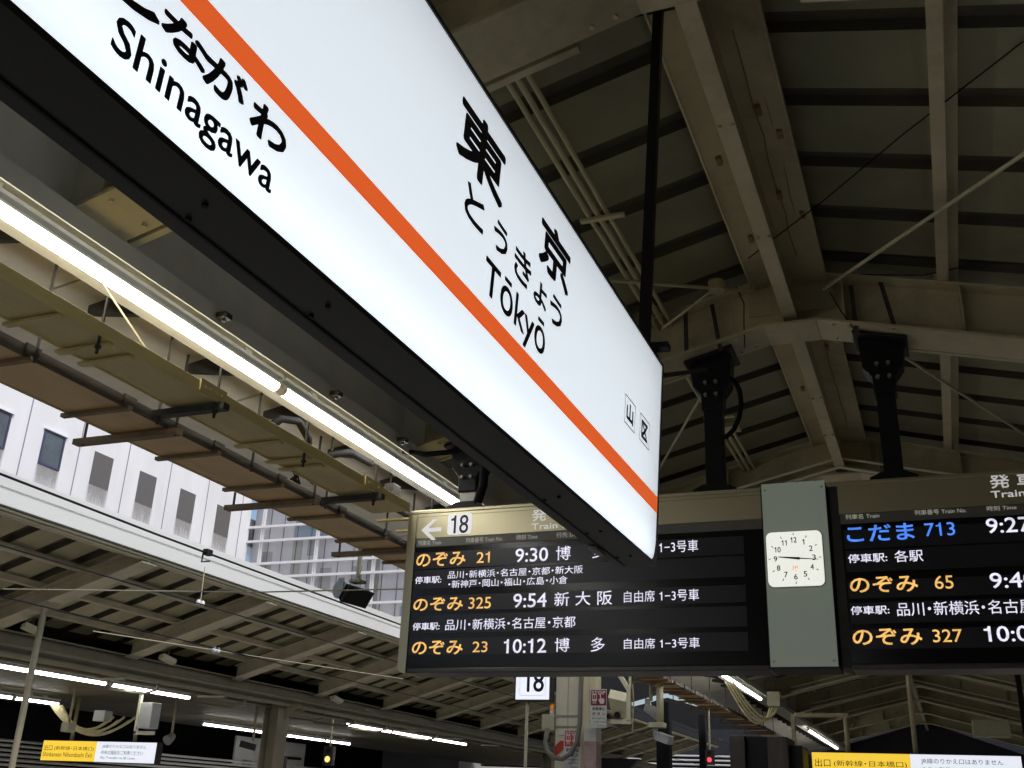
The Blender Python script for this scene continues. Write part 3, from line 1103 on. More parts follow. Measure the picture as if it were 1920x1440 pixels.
b2 = board(-.552, 1.95, "right black departure board beside the clock, first row in blue")
for z0, z1 in ROWS:
    MB().box(-.470, 1.83, YB - .0004, YB + .0015, z0, z1).build("display_row", "row", b2)
btext(b2, "発 車 案 内", (.376, .90, 3.400, 3.482), "hdr_w", .012, 1.0, "heading")
btext(b2, "Train Departures", (.373, .99, 3.330, 3.384), "hdr_w", .014, 1.0, "heading")
for body, bx in (("列車名 Train", (-.451, -.256, 3.262, 3.294)), ("列車番号 Train No.", (-.055, .231, 3.264, 3.296)), ("時刻 Time", (.341, .498, 3.266, 3.296))):
    btext(b2, body, bx, "hdr_s", .004, 1.0, "column_label")
for body, bx, m, b in (
        ("こだま", (-.453, -.068, 3.120, 3.222), "led_b", .022), ("713", (-.010, .156, 3.133, 3.213), "led_b", .004),
        ("9:27", (.325, .560, 3.133, 3.222), "led_w", .014),
        ("停車駅:", (-.457, -.234, 2.994, 3.048), "led_w", .014), ("各駅", (-.193, -.034, 2.988, 3.058), "led_w", .004),
        ("のぞみ", (-.459, -.079, 2.812, 2.908), "led_o", .022), ("65", (.012, .113, 2.822, 2.899), "led_o", .006),
        ("9:40", (.306, .545, 2.815, 2.904), "led_w", .014),
        ("停車駅:", (-.466, -.250, 2.686, 2.737), "led_w", .014), ("品川・新横浜・名古屋・京都", (-.208, .720, 2.672, 2.751), "led_w", .003),
        ("のぞみ", (-.468, -.086, 2.508, 2.604), "led_o", .022), ("327", (-.030, .126, 2.520, 2.592), "led_o", .006),
        ("10:00", (.240, .540, 2.518, 2.605), "led_w", .014)):
    btext(b2, body, bx, m, b)

# clock pillar between the boards and the clock on it
cpn = thing("clock_pillar", "grey green upright panel between the two departure boards", "panel", (-.752, YB + .1, ZB0))
MB().box(-.945, -.558, YB - .018, YB - .010, ZB0 + .018, ZB1 + .012).build("front_panel", "pillar", cpn)
MB().box(-.951, -.553, YB - .0095, YB + .275, ZB0 + .006, ZB1 + .004).build("pillar_body", "darksteel", cpn, bevel=.005)
ck = thing("platform_clock", "white square clock with rounded corners showing sixteen past nine", "clock", (-.763, YB - .02, 2.862))
CX, CZ, CYF = -.763, 3.028, YB - .019
d = MB()
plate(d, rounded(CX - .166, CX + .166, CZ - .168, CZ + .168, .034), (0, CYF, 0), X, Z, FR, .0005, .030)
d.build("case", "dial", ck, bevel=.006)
d = MB()
plate(d, rounded(CX - .1715, CX + .1715, CZ - .1735, CZ + .1735, .038), (0, CYF, 0), X, Z, FR, .0004, .012)
d.build("rim", "steel", ck, bevel=.003)
d = MB()
for sx in (-.925, -.578):
    for sz in (ZB0 + .05, ZB1 - .03):
        d.tube([(sx, YB - .0181, sz), (sx, YB - .021, sz)], .006, 8)
each(d, "screw", "steel", cpn)
nm = MB()
rx, rz = .108, .108
for h in range(1, 13):
    a = R(30 * h)
    cx, cz = CX + rx * 1.06 * math.sin(a), CZ + rz * 1.05 * math.cos(a)
    w = .033 if h >= 10 else .0185
    if h == 1:
        w = .011
    if h == 11:
        w = .027
    fat(nm, str(h), (cx - w / 2 * 1.15, cx + w / 2 * 1.15, cz - .0172, cz + .0172), (0, CYF, 0), X, Z, FR, .0312, .0006, space=.95)
    ca = Vector((math.sin(a), 0, math.cos(a)))
    # outer ticks sit on a squarish ring
    q = .150
    p0 = Vector((CX, CYF - .0318, CZ)) + ca * q
    nm.bar(p0 - ca * .007, p0 + ca * .007, .0045, .0008, up=(0, -1, 0))
each(nm, "numeral", "ink", ck, 10)
tk = MB()
for i in range(60):
    if i % 5:
        a = R(6 * i)
        ca = Vector((math.sin(a), 0, math.cos(a)))
        p0 = Vector((CX, CYF - .0314, CZ)) + ca * .150
        tk.bar(p0 - ca * .003, p0 + ca * .003, .0022, .0006, up=(0, -1, 0))
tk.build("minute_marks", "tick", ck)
for nme, ang, ln, w, yy in (("hour_hand", 276.5, .098, .013, .0335), ("minute_hand", 95.5, .140, .008, .0355)):
    a = R(ang)
    ca = Vector((math.sin(a), 0, math.cos(a)))
    sa = Vector((math.cos(a), 0, -math.sin(a)))
    c0 = Vector((CX, CYF - yy, CZ))
    mb = MB()
    pts = [c0 - ca * .030 + sa * w * .6, c0 - ca * .030 - sa * w * .6, c0 + ca * ln - sa * w * .18, c0 + ca * ln + sa * w * .18]
    mb.add(pts + [p - Y * .0012 for p in pts], [(0, 1, 2, 3), (7, 6, 5, 4), (0, 4, 5, 1), (1, 5, 6, 2), (2, 6, 7, 3), (3, 7, 4, 0)])
    mb.build(nme, "black", ck)
em = MB()
letters(em, "JR", (CX - .020, CX + .022, CZ - .070, CZ - .047), (0, CYF, 0), X, Z, FR, .0312, .016, .9)
em.box(CX - .008, CX + .010, CYF - .0316, CYF - .0308, CZ - .0765, CZ - .0745)
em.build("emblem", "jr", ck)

# hangers of the boards


def hanger(x, zb, zt, label, mat, wpost=.10):
    t = thing("board_hanger", label, "hanger", (x, YB + .10, zb), "hangers of the departure boards")
    yc = YB + .10
    MB().box(x - wpost / 2, x + wpost / 2, yc - .05, yc + .05, zb + .01, zt - .30).build("post", mat, t, bevel=.004)
    fl_ = MB()
    fl_.prism([(x - .14, zb + .004), (x + .14, zb + .004), (x + .14, zb + .016), (x + .07, zb + .05), (x - .07, zb + .05), (x - .14, zb + .016)], 'y', yc - .09, yc + .09)
    fl_.build("foot", "black", t)
    hd_ = MB()
    sl = -SL if x > XR else SL
    hd_.prism([(x - .14, zt - .14 * sl - .022), (x - .125, zt - .20), (x - .07, zt - .27), (x - .07, zt - .38), (x + .07, zt - .38), (x + .07, zt - .27), (x + .125, zt - .20), (x + .14, zt + .14 * sl - .022)][::-1], 'y', yc - .075, yc + .075)
    hd_.obox((x, yc, zt - .012), Vector((.165, 0, .165 * sl)), (0, .16, 0), (0, 0, .011))
    hd_.build("bracket", "black", t, bevel=.006)
    bo = MB()
    for dx in (-.035, .035):
        for dz in (-.19, -.28):
            bo.tube([(x + dx, yc - .078, zt + dz), (x + dx, yc - .108, zt + dz)], .013, 6)
    each(bo, "bolt", "steel", t)
    cb = MB()
    for dx in (-.13, .10):
        cb.bar((x + dx, YB - .12, zt - .02), (x + dx * .8 - .04, YB - .05, zt + .36), .028, .008, up=(0, 1, 0))
    each(cb, "strap", "darksteel", t)
    return t


hanger(-3.02, ZB1 - .001, zf(-3.02) - .005, "short steel hanger with black bracket holding the left end of the left board", "steel", .125)
hanger(-1.25, ZB1 - .001, zf(-1.25) - .005, "black hanger post with curved cable, between the big sign and the ridge", "black", .12)
hanger(-.15, ZB1 - .001, zf(-.15) - .005, "black hanger post above the right board, right of the ridge", "black", .115)
c = MB()
c.tube([(-1.12, YB + .02, 4.28), (-1.08, YB + .01, 4.24), (-1.055, YB, 4.17), (-1.05, YB, 4.08), (-1.07, YB + .01, 3.99), (-1.11, YB + .03, 3.92), (-1.16, YB + .05, 3.885), (-1.20, YB + .06, 3.88)], .017, 8)
o = c.build("power_cable", "rubber", smooth=True)
recentre(o)
tag(o, "black cable looping beside the middle board hanger", "cable", "power cables of the boards")
c = MB()
c.tube([(-2.88, YB - .02, 3.93), (-2.86, YB - .04, 3.80), (-2.88, YB, 3.66), (-2.95, YB + .05, 3.515)], .034, 8)
o = c.build("power_cable", "rubber", smooth=True)
recentre(o)
tag(o, "thick black cable dropping beside the left board hanger", "cable", "power cables of the boards")
c = MB()
c.tube([(-3.40, 6.22, 3.865), (-3.25, 6.30, 3.855), (-3.08, 6.42, 3.90), (-2.95, 6.46, 3.95)], .02, 8)
o = c.build("power_cable", "rubber", smooth=True)
recentre(o)
tag(o, "black cable running from the eave girder to the left board hanger", "cable", "power cables of the boards")

# ------------------------------------------------------------------ opposite canopy
OX0, OZ0, OSL = -8.0, 3.93, .31


def zo(x):
    return OZ0 - OSL * (OX0 - x)


oc = thing("platform_canopy", "canopy across the tracks with pale edge and sloping cream beams", "canopy", (-10.4, 0, 3.0))
fz = MB()
fz.prism([(OX0, 3.995), (OX0, 4.135), (OX0 - .022, 4.140), (OX0 - .022, 4.155), (OX0, 4.160), (OX0, 4.300), (OX0 - .06, 4.300), (OX0 - .06, 3.995)], 'y', -15, 18.5)
fz.build("edge_fascia", "fascia", oc)
MB().box(OX0 - .06, OX0 - .02, 18.51, 41, 3.995, 4.30).build("shaded_fascia", "blackwall", oc)  # far run of the fascia coloured black in place of the bridge's shade
gt = MB().box(OX0 - .15, OX0 - .075, -15, 41, 3.94, 4.0)
gt.tube([(OX0 - .05, -15, 3.97), (OX0 - .05, 41, 3.97)], .012, 6)
gt.build("edge_angle", "obeam", oc)
dk = MB()
y = -15.0
prof = []
while y < 41:
    prof += [(y, 0, 1), (y + .02, .06, 1), (y + .15, .06, 1), (y + .17, 0, 0)]
    y += .52
vsx = []
for yy, up, _ in prof:
    for x in (OX0 - .05, -9.2, -10.5):
        vsx.append((x, yy, zo(x) + .30 + up))
fsx, mix = [], []
for i in range(len(prof) - 1):
    for k in range(2):
        fsx.append([i * 3 + k, i * 3 + k + 1, (i + 1) * 3 + k + 1, (i + 1) * 3 + k])
        mix.append(prof[i][2])
dk.v, dk.f, dk.mi = vsx, fsx, mix
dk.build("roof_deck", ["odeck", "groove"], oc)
sk = MB().add([(OX0 - .03, -15, 4.30), (-10.6, -15, 3.50), (-10.6, 42, 3.50), (OX0 - .03, 42, 4.30)], [(0, 1, 2, 3)])
sk.add([(-10.6, -15, 3.50), (-22, -15, 4.3), (-22, 42, 4.3), (-10.6, 42, 3.50)], [(0, 1, 2, 3)])
sk.build("roof_skin", "deck", oc)
OB_Y = [-.62 + 2.42 * i for i in range(17)]


def obeam(y0):
    m = MB()
    w = .24
    ym = y0 + w / 2
    xa, xb = OX0 - .08, -10.25
    m.prism([(xa, zo(xa)), (xa, zo(xa) + .016), (xb, zo(xb) + .016), (xb, zo(xb))], 'y', y0, y0 + w)
    m.prism([(xa, zo(xa) + .016), (xa, zo(xa) + .20), (xb, zo(xb) + .20), (xb, zo(xb) + .016)], 'y', ym - .008, ym + .008)
    m.prism([(xa, zo(xa) + .20), (xa, zo(xa) + .215), (xb, zo(xb) + .215), (xb, zo(xb) + .20)], 'y', y0 + .03, y0 + w - .03)
    return m


ob0 = None
for i, y0 in enumerate(OB_Y):
    if i == 0:
        ob0 = obeam(y0).build("roof_beam", "obeam", oc)
    else:
        c = ob0.copy()
        COL.objects.link(c)
        c.parent = oc
        c.location = (ob0.location.x, ob0.location.y + y0 - OB_Y[0], ob0.location.z)
for x in (-8.42, -8.98, -9.54, -10.08):
    z = zo(x) + .215
    p = MB().box(x - .045, x + .045, -15, 41, z + .002, z + .012)
    p.box(x - .006, x + .006, -15, 41, z + .012, z + .08)
    p.build("purlin", "obeam", oc)
og = MB()
og.box(-10.46, -10.26, -15, 41, 3.02, 3.04)
og.box(-10.37, -10.35, -15, 41, 3.04, 3.26)
og.box(-10.46, -10.26, -15, 41, 3.26, 3.28)
og.box(-10.95, -10.48, -15, 41, 3.18, 3.20)
og.build("valley_girder", "dcol", oc)
pp = MB()
for x, z, r in ((-10.2, 3.00, .03), (-10.15, 3.10, .022), (-10.55, 2.98, .025)):
    pp.tube([(x, -15, z), (x, 41, z)], r, 8)
for i in range(24):
    pp.box(-10.62, -10.12, -4 + i * 2.2, -3.94 + i * 2.2, 2.93, 2.955)
pp.build("service_pipe", "dcol", oc)
cl = MB()
yy = -15.0
while yy < 40:
    cl.box(-17.2, -10.5, yy + .01, yy + 2.40, 3.12, 3.14)
    yy += 2.42
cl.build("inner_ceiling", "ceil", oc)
# slender posts under the beam ends
po0 = None
for i, y0 in enumerate(OB_Y[:14]):
    if i < 3:
        continue
    m = MB().tube([(-9.45, y0 + .1, 0), (-9.45, y0 + .1, zo(-9.45) + .015)], .036, 10)
    m.obox((-9.45, y0 + .11, zo(-9.45) - .006), Vector((.13, 0, .13 * OSL)), (0, .10, 0), (0, 0, .006))
    if i > 4:
        continue
    m.build("post", "dpost", oc)


def ocolumn(x, y, label):
    m = MB()
    m.box(x - .125, x + .125, y - .012, y + .012, 0, 3.02)
    m.box(x - .14, x - .125, y - .16, y + .16, 0, 3.02)
    m.box(x + .125, x + .14, y - .16, y + .16, 0, 3.02)
    m.prism([(x - .125, 2.75), (x - .45, 3.02), (x + .45, 3.02), (x + .125, 2.75)], 'y', y + .016, y + .04)
    return m.build("column", "dcol", oc)


for y in (15.5, 29.0, 36.0):
    ocolumn(-10.43, y, "")

XO1, XO2, ZO = -10.92, -14.6, 2.95
G2 = "tube lights across the tracks"
for a, b_, lab in ((6.9, 9.9, "far tube light at the left edge of the photo under the opposite canopy"),
                   (10.0, 11.95, "opposite platform's tube light left of the pipe post, upper row"),
                   (12.05, 13.8, "opposite platform's tube light ending above the white hanging box"),
                   (18.6, 20.5, "opposite platform's tube light starting over the yellow signal lamp"),
                   (20.55, 22.45, "middle tube of the three in a line left of the departure board's corner"),
                   (22.5, 24.4, "last tube of the three in a line below the departure board's left end")):
    tube_light("tube_light", XO1, a, b_, ZO, lab, .032, G2)
for a, b_, lab in ((11.8, 13.85, "lower tube light at the left edge beyond the pipe post"),
                   (13.9, 14.9, "short lower tube light ending at the looping cream cables"),
                   (19.0, 21.7, "rear tube light left of the opposite steel column"),
                   (22.2, 23.9, "rear tube light just right of the opposite steel column"),
                   (23.95, 25.2, "rear tube light ending above the yellow signal lamp")):
    tube_light("tube_light", XO2, a, b_, ZO, lab, .034, G2)

# behind the opposite platform: black sheet put in for the dark openings, fence
bw = MB().box(-22.2, -22.0, -6, 60, 0, 4.6).build("dark_backdrop", "blackwall")
recentre(bw)
tag(bw, "black sheet standing in for the dark openings above the louvres", "wall")
lv = thing("louvre_fence", "long pale slatted fence at the bottom left beyond the opposite platform", "fence", (-16.5, 15, 0))
m = MB()
for i in range(28):
    z = 2.36 - i * .085
    m.obox((-16.5, 25, z), (.03, 0, -.012), (0, 29, 0), (.004, 0, .014))
m.build("slats", "louvre", lv)
m = MB()
yy = -4
while yy < 54:
    m.box(-16.60, -16.54, yy, yy + .06, 0, 2.40)
    yy += 2.4
m.box(-16.68, -16.64, -4, 54, 0, 2.28)
m.build("backing", ["blackwall"], lv)
pw = thing("equipment_wall", "pale lit wall panel with pipes beside the opposite steel column", "wall", (-17.0, 25.2, 0))
MB().box(-17.05, -17.0, 23.6, 26.9, 1.9, 3.00).build("wall_panel", "white", pw)
m = MB()
for y, z in ((24.1, 2.30), (25.3, 2.12), (26.2, 2.20)):
    m.box(-16.99, -16.90, y - .14, y + .14, z - .14, z + .14)
each(m, "box", "cctv", pw, bevel=.01)
m = MB()
m.tube([(-16.94, 24.6, 2.15), (-16.94, 24.65, 2.42), (-16.94, 24.9, 2.58), (-16.94, 26.6, 2.60)], .035, 8)
m.tube([(-16.92, 25.5, 2.02), (-16.92, 25.7, 2.20), (-16.92, 26.2, 2.24)], .05, 8)
each(m, "pipe", "black", pw, smooth=True)

# ------------------------------------------------------------------ far end of the station
fw = thing("end_building", "dark blue grey building closing the far end of the tracks, louvred below", "building", (-6, 43, 0))
MB().box(-21.8, 6, 43.0, 43.4, 3.80, 4.75).build("wall", "darkwall", fw)
lo = [(-21.8, 4.75), (6, 4.75), (6, 5.0), (-7.6, 5.14), (-10.45, 5.95), (-12.9, 5.34), (-21.8, 5.0)]
hi = [(-21.8, 5.15), (-12.9, 5.56), (-10.45, 6.22), (-7.6, 5.32), (6, 5.15), (6, 9.0), (-21.8, 9.0)]
MB().prism(lo, 'y', 43.05, 43.4).prism([(-21.8, 5.0), (-13.4, 5.22), (-13.4, 5.44), (-21.8, 5.15)], 'y', 43.05, 43.4).prism([(-7.0, 4.96), (6, 4.98), (6, 5.15), (-7.0, 5.14)], 'y', 43.06, 43.39).build("gable_wall", "blackwall", fw)
MB().prism(hi, 'y', 43.05, 43.4).build("upper_wall", "blackwall", fw)
MB().box(-21.8, 6, 43.10, 43.4, 0, 3.80).build("lower_wall", "blackwall", fw)
m = MB()
for i in range(20):
    z = 3.74 - i * .16
    m.obox((-8, 43.0, z), (13.7, 0, 0), (0, .03, -.012), (0, .006, .026))
m.build("louvre_slats", "louvre", fw)
for xa in (-12.1, -7.9, -2.6, -.9):
    m = MB()
    for q in ((xa, xa + 1.3, 4.16, 4.19), (xa, xa + .03, 3.80, 4.16), (xa + 1.27, xa + 1.3, 3.80, 4.16)):
        m.box(q[0], q[1], 42.94, 42.998, q[2], q[3])
    f_ = m.build("window_frame", "louvre", fw)
    MB().box(xa + .031, xa + 1.269, 42.97, 42.997, 3.81, 4.158).build("window", "black", f_)
ob = thing("overbridge", "black overbridge across the tracks behind the departure boards", "bridge", (-6.6, 30, 3.7))
MB().box(-11, -2.6, 17.05, 25.0, 7.2, 7.5).build("deck", "blackwall", ob)
MB().box(-7.98, -5.32, 17.05, 17.3, 3.78, 7.19).build("front_wall", "blackwall", ob)
sw = MB().box(7.5, 7.8, -16, 45, -1.3, 7.0).build("side_light_block", "darkwall")  # added out of view to block sky light from the open right side
tag(sw, "added dark screen right of the near platform that blocks sky light", "wall", kind="structure")
rw = MB().box(-4.6, 7.4, -15.6, -15.3, -1.3, 5.2).build("rear_light_block", "darkwall")  # added behind the camera to keep sky light off the board fronts
tag(rw, "added dark screen behind the camera that blocks sky light", "wall", kind="structure")

# ------------------------------------------------------------------ buildings in daylight
cb = thing("concrete_building", "white concrete panel building with a row of square windows behind the far canopy", "building", (-31, 25, -1.3))
MB().box(-38, -30.0, 8, 40.45, -1.3, 21).build("wall", "wall", cb)
jm = MB()
for i in range(12):
    y = 26.55 - 2.628 * 6 + 2.628 * i
    jm.box(-30.0, -29.994, y - .025, y + .025, 0, 21)
each(jm, "panel_joint", "joint", cb)
for i in range(-3, 6):
    y0 = 27.34 + 2.628 * (i - 0)
    zt, zb = 13.89, 12.57
    blank = i >= 1
    f_ = MB()
    if blank:
        f_.box(-29.999, -29.985, y0, y0 + 1.05, zb, zt)
        f_.build("window", "shutter", cb)
    else:
        for q in ((y0, y0 + .07, zb, zt), (y0 + .98, y0 + 1.05, zb, zt), (y0 + .07, y0 + .98, zb, zb + .07), (y0 + .07, y0 + .98, zt - .05, zt)):
            f_.box(-29.999, -29.96, *q[0:2], *q[2:4])
        fo = f_.build("window", "winframe", cb)
        MB().box(-29.998, -29.99, y0 + .071, y0 + .979, zb + .071, zt - .051).build("pane", "winglass", fo)
        MB().box(-29.999, -29.90, y0 - .06, y0 + 1.12, zt + .003, zt + .05).build("hood", "wall", fo)
    sb_ = MB()
    ln = random.uniform(.95, 1.25)
    sb_.add([(-29.990, y0 - .06, zb - .004), (-29.990, y0 + 1.11, zb - .004), (-29.990, y0 + 1.11, zb - ln), (-29.990, y0 - .06, zb - ln)], [(0, 1, 2, 3)])
    sb_.build("rain_stain", "stain", cb)
gbld = thing("glass_building", "grey glazed building with white grid of bars beside the concrete one", "building", (-24, 41, -1.3))
MB().box(-29.9, -18.5, 40.75, 50, -1.3, 20).build("wall", "glass_b", gbld)
m = MB()
for z in (15.6, 14.9, 13.43, 12.74, 11.66, 11.01, 9.66, 8.97, 7.7):
    m.box(-30.1, -18.5, 40.36, 40.48, z - .055, z + .055)
for i in range(4):
    x = -29.25 + 3.07 * i
    for dx in (-.05, .05):
        m.box(x + dx - .036, x + dx + .036, 40.482, 40.56, 4, 20)
each(m, "grid_bar", "mullion", gbld)
m = MB()
x = -29.3
random.seed(3)
while x < -19.5:
    w = random.choice((.35, .6, .9, .5))
    zt = random.choice((12.9, 12.3, 15.5, 11.4))
    m.box(x, x + w, 40.735, 40.748, zt - random.choice((1.2, 2.3, 3.5)), zt)
    x += w + random.choice((.3, .7, 1.1))
each(m, "tinted_pane", "glass_d", gbld)
m = MB()
for xa, xb, za, zb in ((-27.6, -24.6, 12.86, 14.3), (-21.7, -19.6, 8.6, 9.55)):
    m.box(xa, xb, 40.725, 40.734, za, zb)
each(m, "blue_pane", "glass_blue", gbld)
m = MB()
x = -29.0
while x < -19:
    m.box(x, x + .025, 40.72, 40.7245, 4, 20)
    x += .78
m.build("seam", "darksteel", gbld)

# ------------------------------------------------------------------ wires over the tracks
for pts, r, mt, lab in (
        (((-6.95, -4, 3.93), (-6.95, 4, 3.93), (-7.02, 8, 3.90), (-7.05, 14, 3.89), (-7.05, 40, 3.88)), .011, "wire", "black overhead wire running along the pale edge of the opposite canopy"),
        (((-6.6, -4, 3.26), (-6.6, 40, 3.26)), .006, "wire", "thin black wire crossing in front of the opposite roof beams, upper"),
        (((-6.6, -4, 2.89), (-6.6, 40, 2.89)), .006, "wire", "thin black wire crossing in front of the opposite roof beams, lower"),
        (((-8.2, 7.4, 3.285), (-5.2, 7.2, 3.115), (-3.6, 7.0, 3.05)), .006, "wire_l", "thin pale span wire stretched level across the track gap")):
    o = MB().tube(pts, r, 6).build("overhead_wire", mt)
    recentre(o)
    tag(o, lab, "wire", "overhead wires")
o = MB().obox((-7.02, 8.82, 3.905), (.03, 0, 0), (0, .045, 0), (0, 0, .03)).tube([(-7.02, 8.75, 3.90), (-7.05, 8.78, 3.80), (-7.0, 8.85, 3.82)], .01, 6).build("wire_clamp", "black")
recentre(o)
tag(o, "small black clamp knotted on the overhead wire by the opposite fascia", "clamp")
for x, y, z, lab, gapy in ((-7.6, 9.95, 3.07, "white porcelain insulator on a thin wire below the opposite beams, right one", 1),
                           (-7.6, 9.55, 3.53, "white porcelain insulator hanging from a short wire, upper left one", 0)):
    t = thing("insulator", lab, "insulator", (x, y, z), "insulators")
    m = MB()
    for dy in (-.035, .035):
        m.tube([(x, y + dy - .02, z), (x, y + dy, z), (x, y + dy + .02, z)], [.018, .036, .018], 10)
    m.build("body", "porcelain", t, smooth=True)
    m = MB()
    if gapy:
        m.tube([(x - .6, y - 1.3, z + .02), (x, y, z), (x + .3, y + 4.0, z + .16)], .005, 5)
    else:
        m.tube([(x, y, z), (x - .05, y + .05, z + .42)], .005, 5)
    m.build("wire", "wire_l", t)

# ------------------------------------------------------------------ floodlight under the outer tray
ft = thing("floodlight", "dark box floodlight with grey bracket hanging from a pipe against the sky gap", "floodlight", (-5.0, 8.4, 3.2))
m = MB().tube([(-5.0, 8.50, 4.0), (-5.0, 8.50, 3.46)], .022, 10)
m.box(-5.06, -4.94, 8.44, 8.56, 3.445, 3.47)
m.build("pole", "equipment", ft)
ax = Vector((.25, .965, -.03)).normalized()
aw = Vector((-.55, .14, -.82))
aw = (aw - ax * aw.dot(ax)).normalized()
an = -ax.cross(aw)
c0 = Vector((-5.02, 8.55, 3.325))
m = MB()
bk = c0 - an * .11
q = [c0 - ax * .17 - aw * .085, c0 + ax * .17 - aw * .085, c0 + ax * .17 + aw * .085, c0 - ax * .17 + aw * .085]
w_ = [bk - ax * .16 - aw * .06, bk + ax * .16 - aw * .06, bk + ax * .16 + aw * .06, bk - ax * .16 + aw * .06]
m.add(q + w_, [(0, 1, 2, 3), (7, 6, 5, 4), (0, 4, 5, 1), (1, 5, 6, 2), (2, 6, 7, 3), (3, 7, 4, 0)])
m.build("lamp_body", "black", ft, bevel=.008)
m = MB().obox(c0 + an * .003, ax * .145, aw * .066, an * .002)
m.build("lens", "screen", ft)
m = MB()
for sg_ in (-1, 1):
    m.obox(c0 + an * .004 + ax * .158 * sg_, ax * .011, aw * .085, an * .004)
    m.obox(c0 + an * .004 + aw * .076 * sg_, ax * .146, aw * .008, an * .004)
each(m, "frame_bar", "darksteel", ft)
m = MB()
pts = [(-.02 + .088 * math.cos(R(a)), .088 * math.sin(R(a))) for a in range(60, 301, 20)]
plate(m, pts, c0 - ax * .178 - an * .05, an, aw, -ax, 0, .006)
m.obox(c0 - ax * .186 - an * .05 + Vector((0, 0, .06)), ax * .004, Vector((.035, -.01, 0)), Vector((0, 0, .055)))
m.build("side_bracket", "cctv", ft)

# ------------------------------------------------------------------ steel column with posters
sc_ = thing("steel_column", "cream steel column with strapped cover panels below the left departure board", "column", (-4.08, 12.1, 0))
cx0, cx1, cy = -4.245, -3.925, 12.0
m = MB().box(cx0, cx1, cy, cy + .30, 0, 3.95)
m.build("shaft", "cream_b", sc_, bevel=.006)
m = MB()
m.box(cx0 + .035, cx0 + .150, cy - .016, cy - .001, 2.35, 3.9)
m.box(cx0 + .162, cx1 - .022, cy - .016, cy - .001, 2.35, 3.9)
each(m, "cover_panel", "cream_b", sc_, bevel=.004)
m = MB()
for z in (2.565, 2.447):
    m.box(cx0 - .004, cx1 + .004, cy - .026, cy - .017, z - .011, z + .011)
each(m, "strap", "steel", sc_, bevel=.003)
m = MB()
m.box(cx1 + .002, cx1 + .15, cy + .08, cy + .28, 1.9, 2.46)
m.build("side_cabinet", "white", sc_)
m = MB()
m.box(cx1 + .152, cx1 + .154, cy + .08, cy + .28, 1.9, 2.30)
m.box(cx1 + .01, cx1 + .145, cy + .072, cy + .078, 1.9, 2.30)
m.build("faded_notice", "pinkpaper", sc_)
m = MB().box(cx1 - .02, cx1 + .13, cy + .31, cy + .33, 2.90, 3.3)
m.build("upper_plate", "cream_b", sc_)


def icons(mb_w, x0, z0, s, O, U, V, N, lift):
    """train front and pressing hand, flat white shapes in a square of side s"""
    def poly(pts):
        b = len(mb_w.v)
        mb_w.add([Vector(O) + Vector(U) * (x0 + u * s) + Vector(V) * (z0 + v * s) + Vector(N) * lift for u, v in pts], [tuple(range(len(pts)))])
    # train: rounded front with window gap made of four strips
    poly([(.02, .30), (.38, .30), (.38, .46), (.02, .46)])
    poly([(.02, .46), (.07, .46), (.07, .74), (.02, .74)])
    poly([(.33, .46), (.38, .46), (.38, .74), (.33, .74)])
    poly([(.02, .74), (.38, .74), (.33, .84), (.07, .84)])
    poly([(.18, .50), (.22, .50), (.22, .72), (.18, .72)])
    poly([(.05, .12), (.11, .12), (.17, .28), (.11, .28)])
    poly([(.29, .12), (.35, .12), (.29, .28), (.23, .28)])
    poly([(.08, .17), (.32, .17), (.32, .21), (.08, .21)])
    # hand with pointing finger
    poly([(.62, .40), (.62, .78), (.66, .84), (.70, .78), (.70, .52), (.96, .48), (.96, .28), (.90, .12), (.64, .12), (.50, .42), (.55, .48)])
    for k in range(10):
        a0, a1 = R(20 + 32 * k * .9), R(20 + 32 * (k + 1) * .9)
        if 200 < 20 + 32 * k * .9 < 300:
            continue
        poly([(.66 + .12 * math.cos(a0), .80 + .12 * math.sin(a0)), (.66 + .12 * math.cos(a1), .80 + .12 * math.sin(a1)),
              (.66 + .085 * math.cos(a1), .80 + .085 * math.sin(a1)), (.66 + .085 * math.cos(a0), .80 + .085 * math.sin(a0))])


def stop_sign(x0, x1, zt, yf, label, redmat, h=.425, group="emergency stop notices"):
    t = thing("stop_notice", label, "notice", ((x0 + x1) / 2, yf, zt - h), group)
    w = x1 - x0
    MB().box(x0, x1, yf, yf + .008, zt - h, zt).build("board", "white", t, bevel=.002)
    MB().box(x0 + .012, x1 - .004, yf - .002, yf - .0003, zt - .182, zt - .010).build("red_field", redmat, t)
    m = MB()
    fat(m, "STOP", (x0 + .020, x1 - .014, zt - .062, zt - .020), (0, yf, 0), X, Z, FR, .0030, .0014)
    icons(m, x0 + .024, zt - .182, w * .78, (0, yf, 0), X, Z, FR, .0032)
    m.build("white_lettering", "white", t)
    m = MB()
    fat(m, "非常停止", (x0 + .028, x1 - .016, zt - .238, zt - .200), (0, yf, 0), X, Z, FR, .0015, .0010)
    fat(m, "ボ タ ン", (x0 + .028, x1 - .016, zt - .292, zt - .255), (0, yf, 0), X, Z, FR, .0015, .0010)
    m.build("black_lettering", "ink", t)
    m = MB()
    letters(m, "Emergency", (x0 + .03, x1 - .016, zt - .335, zt - .312), (0, yf, 0), X, Z, FR, .0015, .015)
    letters(m, "train stop", (x0 + .055, x1 - .016, zt - .374, zt - .352), (0, yf, 0), X, Z, FR, .0015, .015)
    letters(m, "button", (x0 + .090, x1 - .016, zt - .410, zt - .392), (0, yf, 0), X, Z, FR, .0015, .015)
    each(m, "small_lettering", "ink", t)
    return t


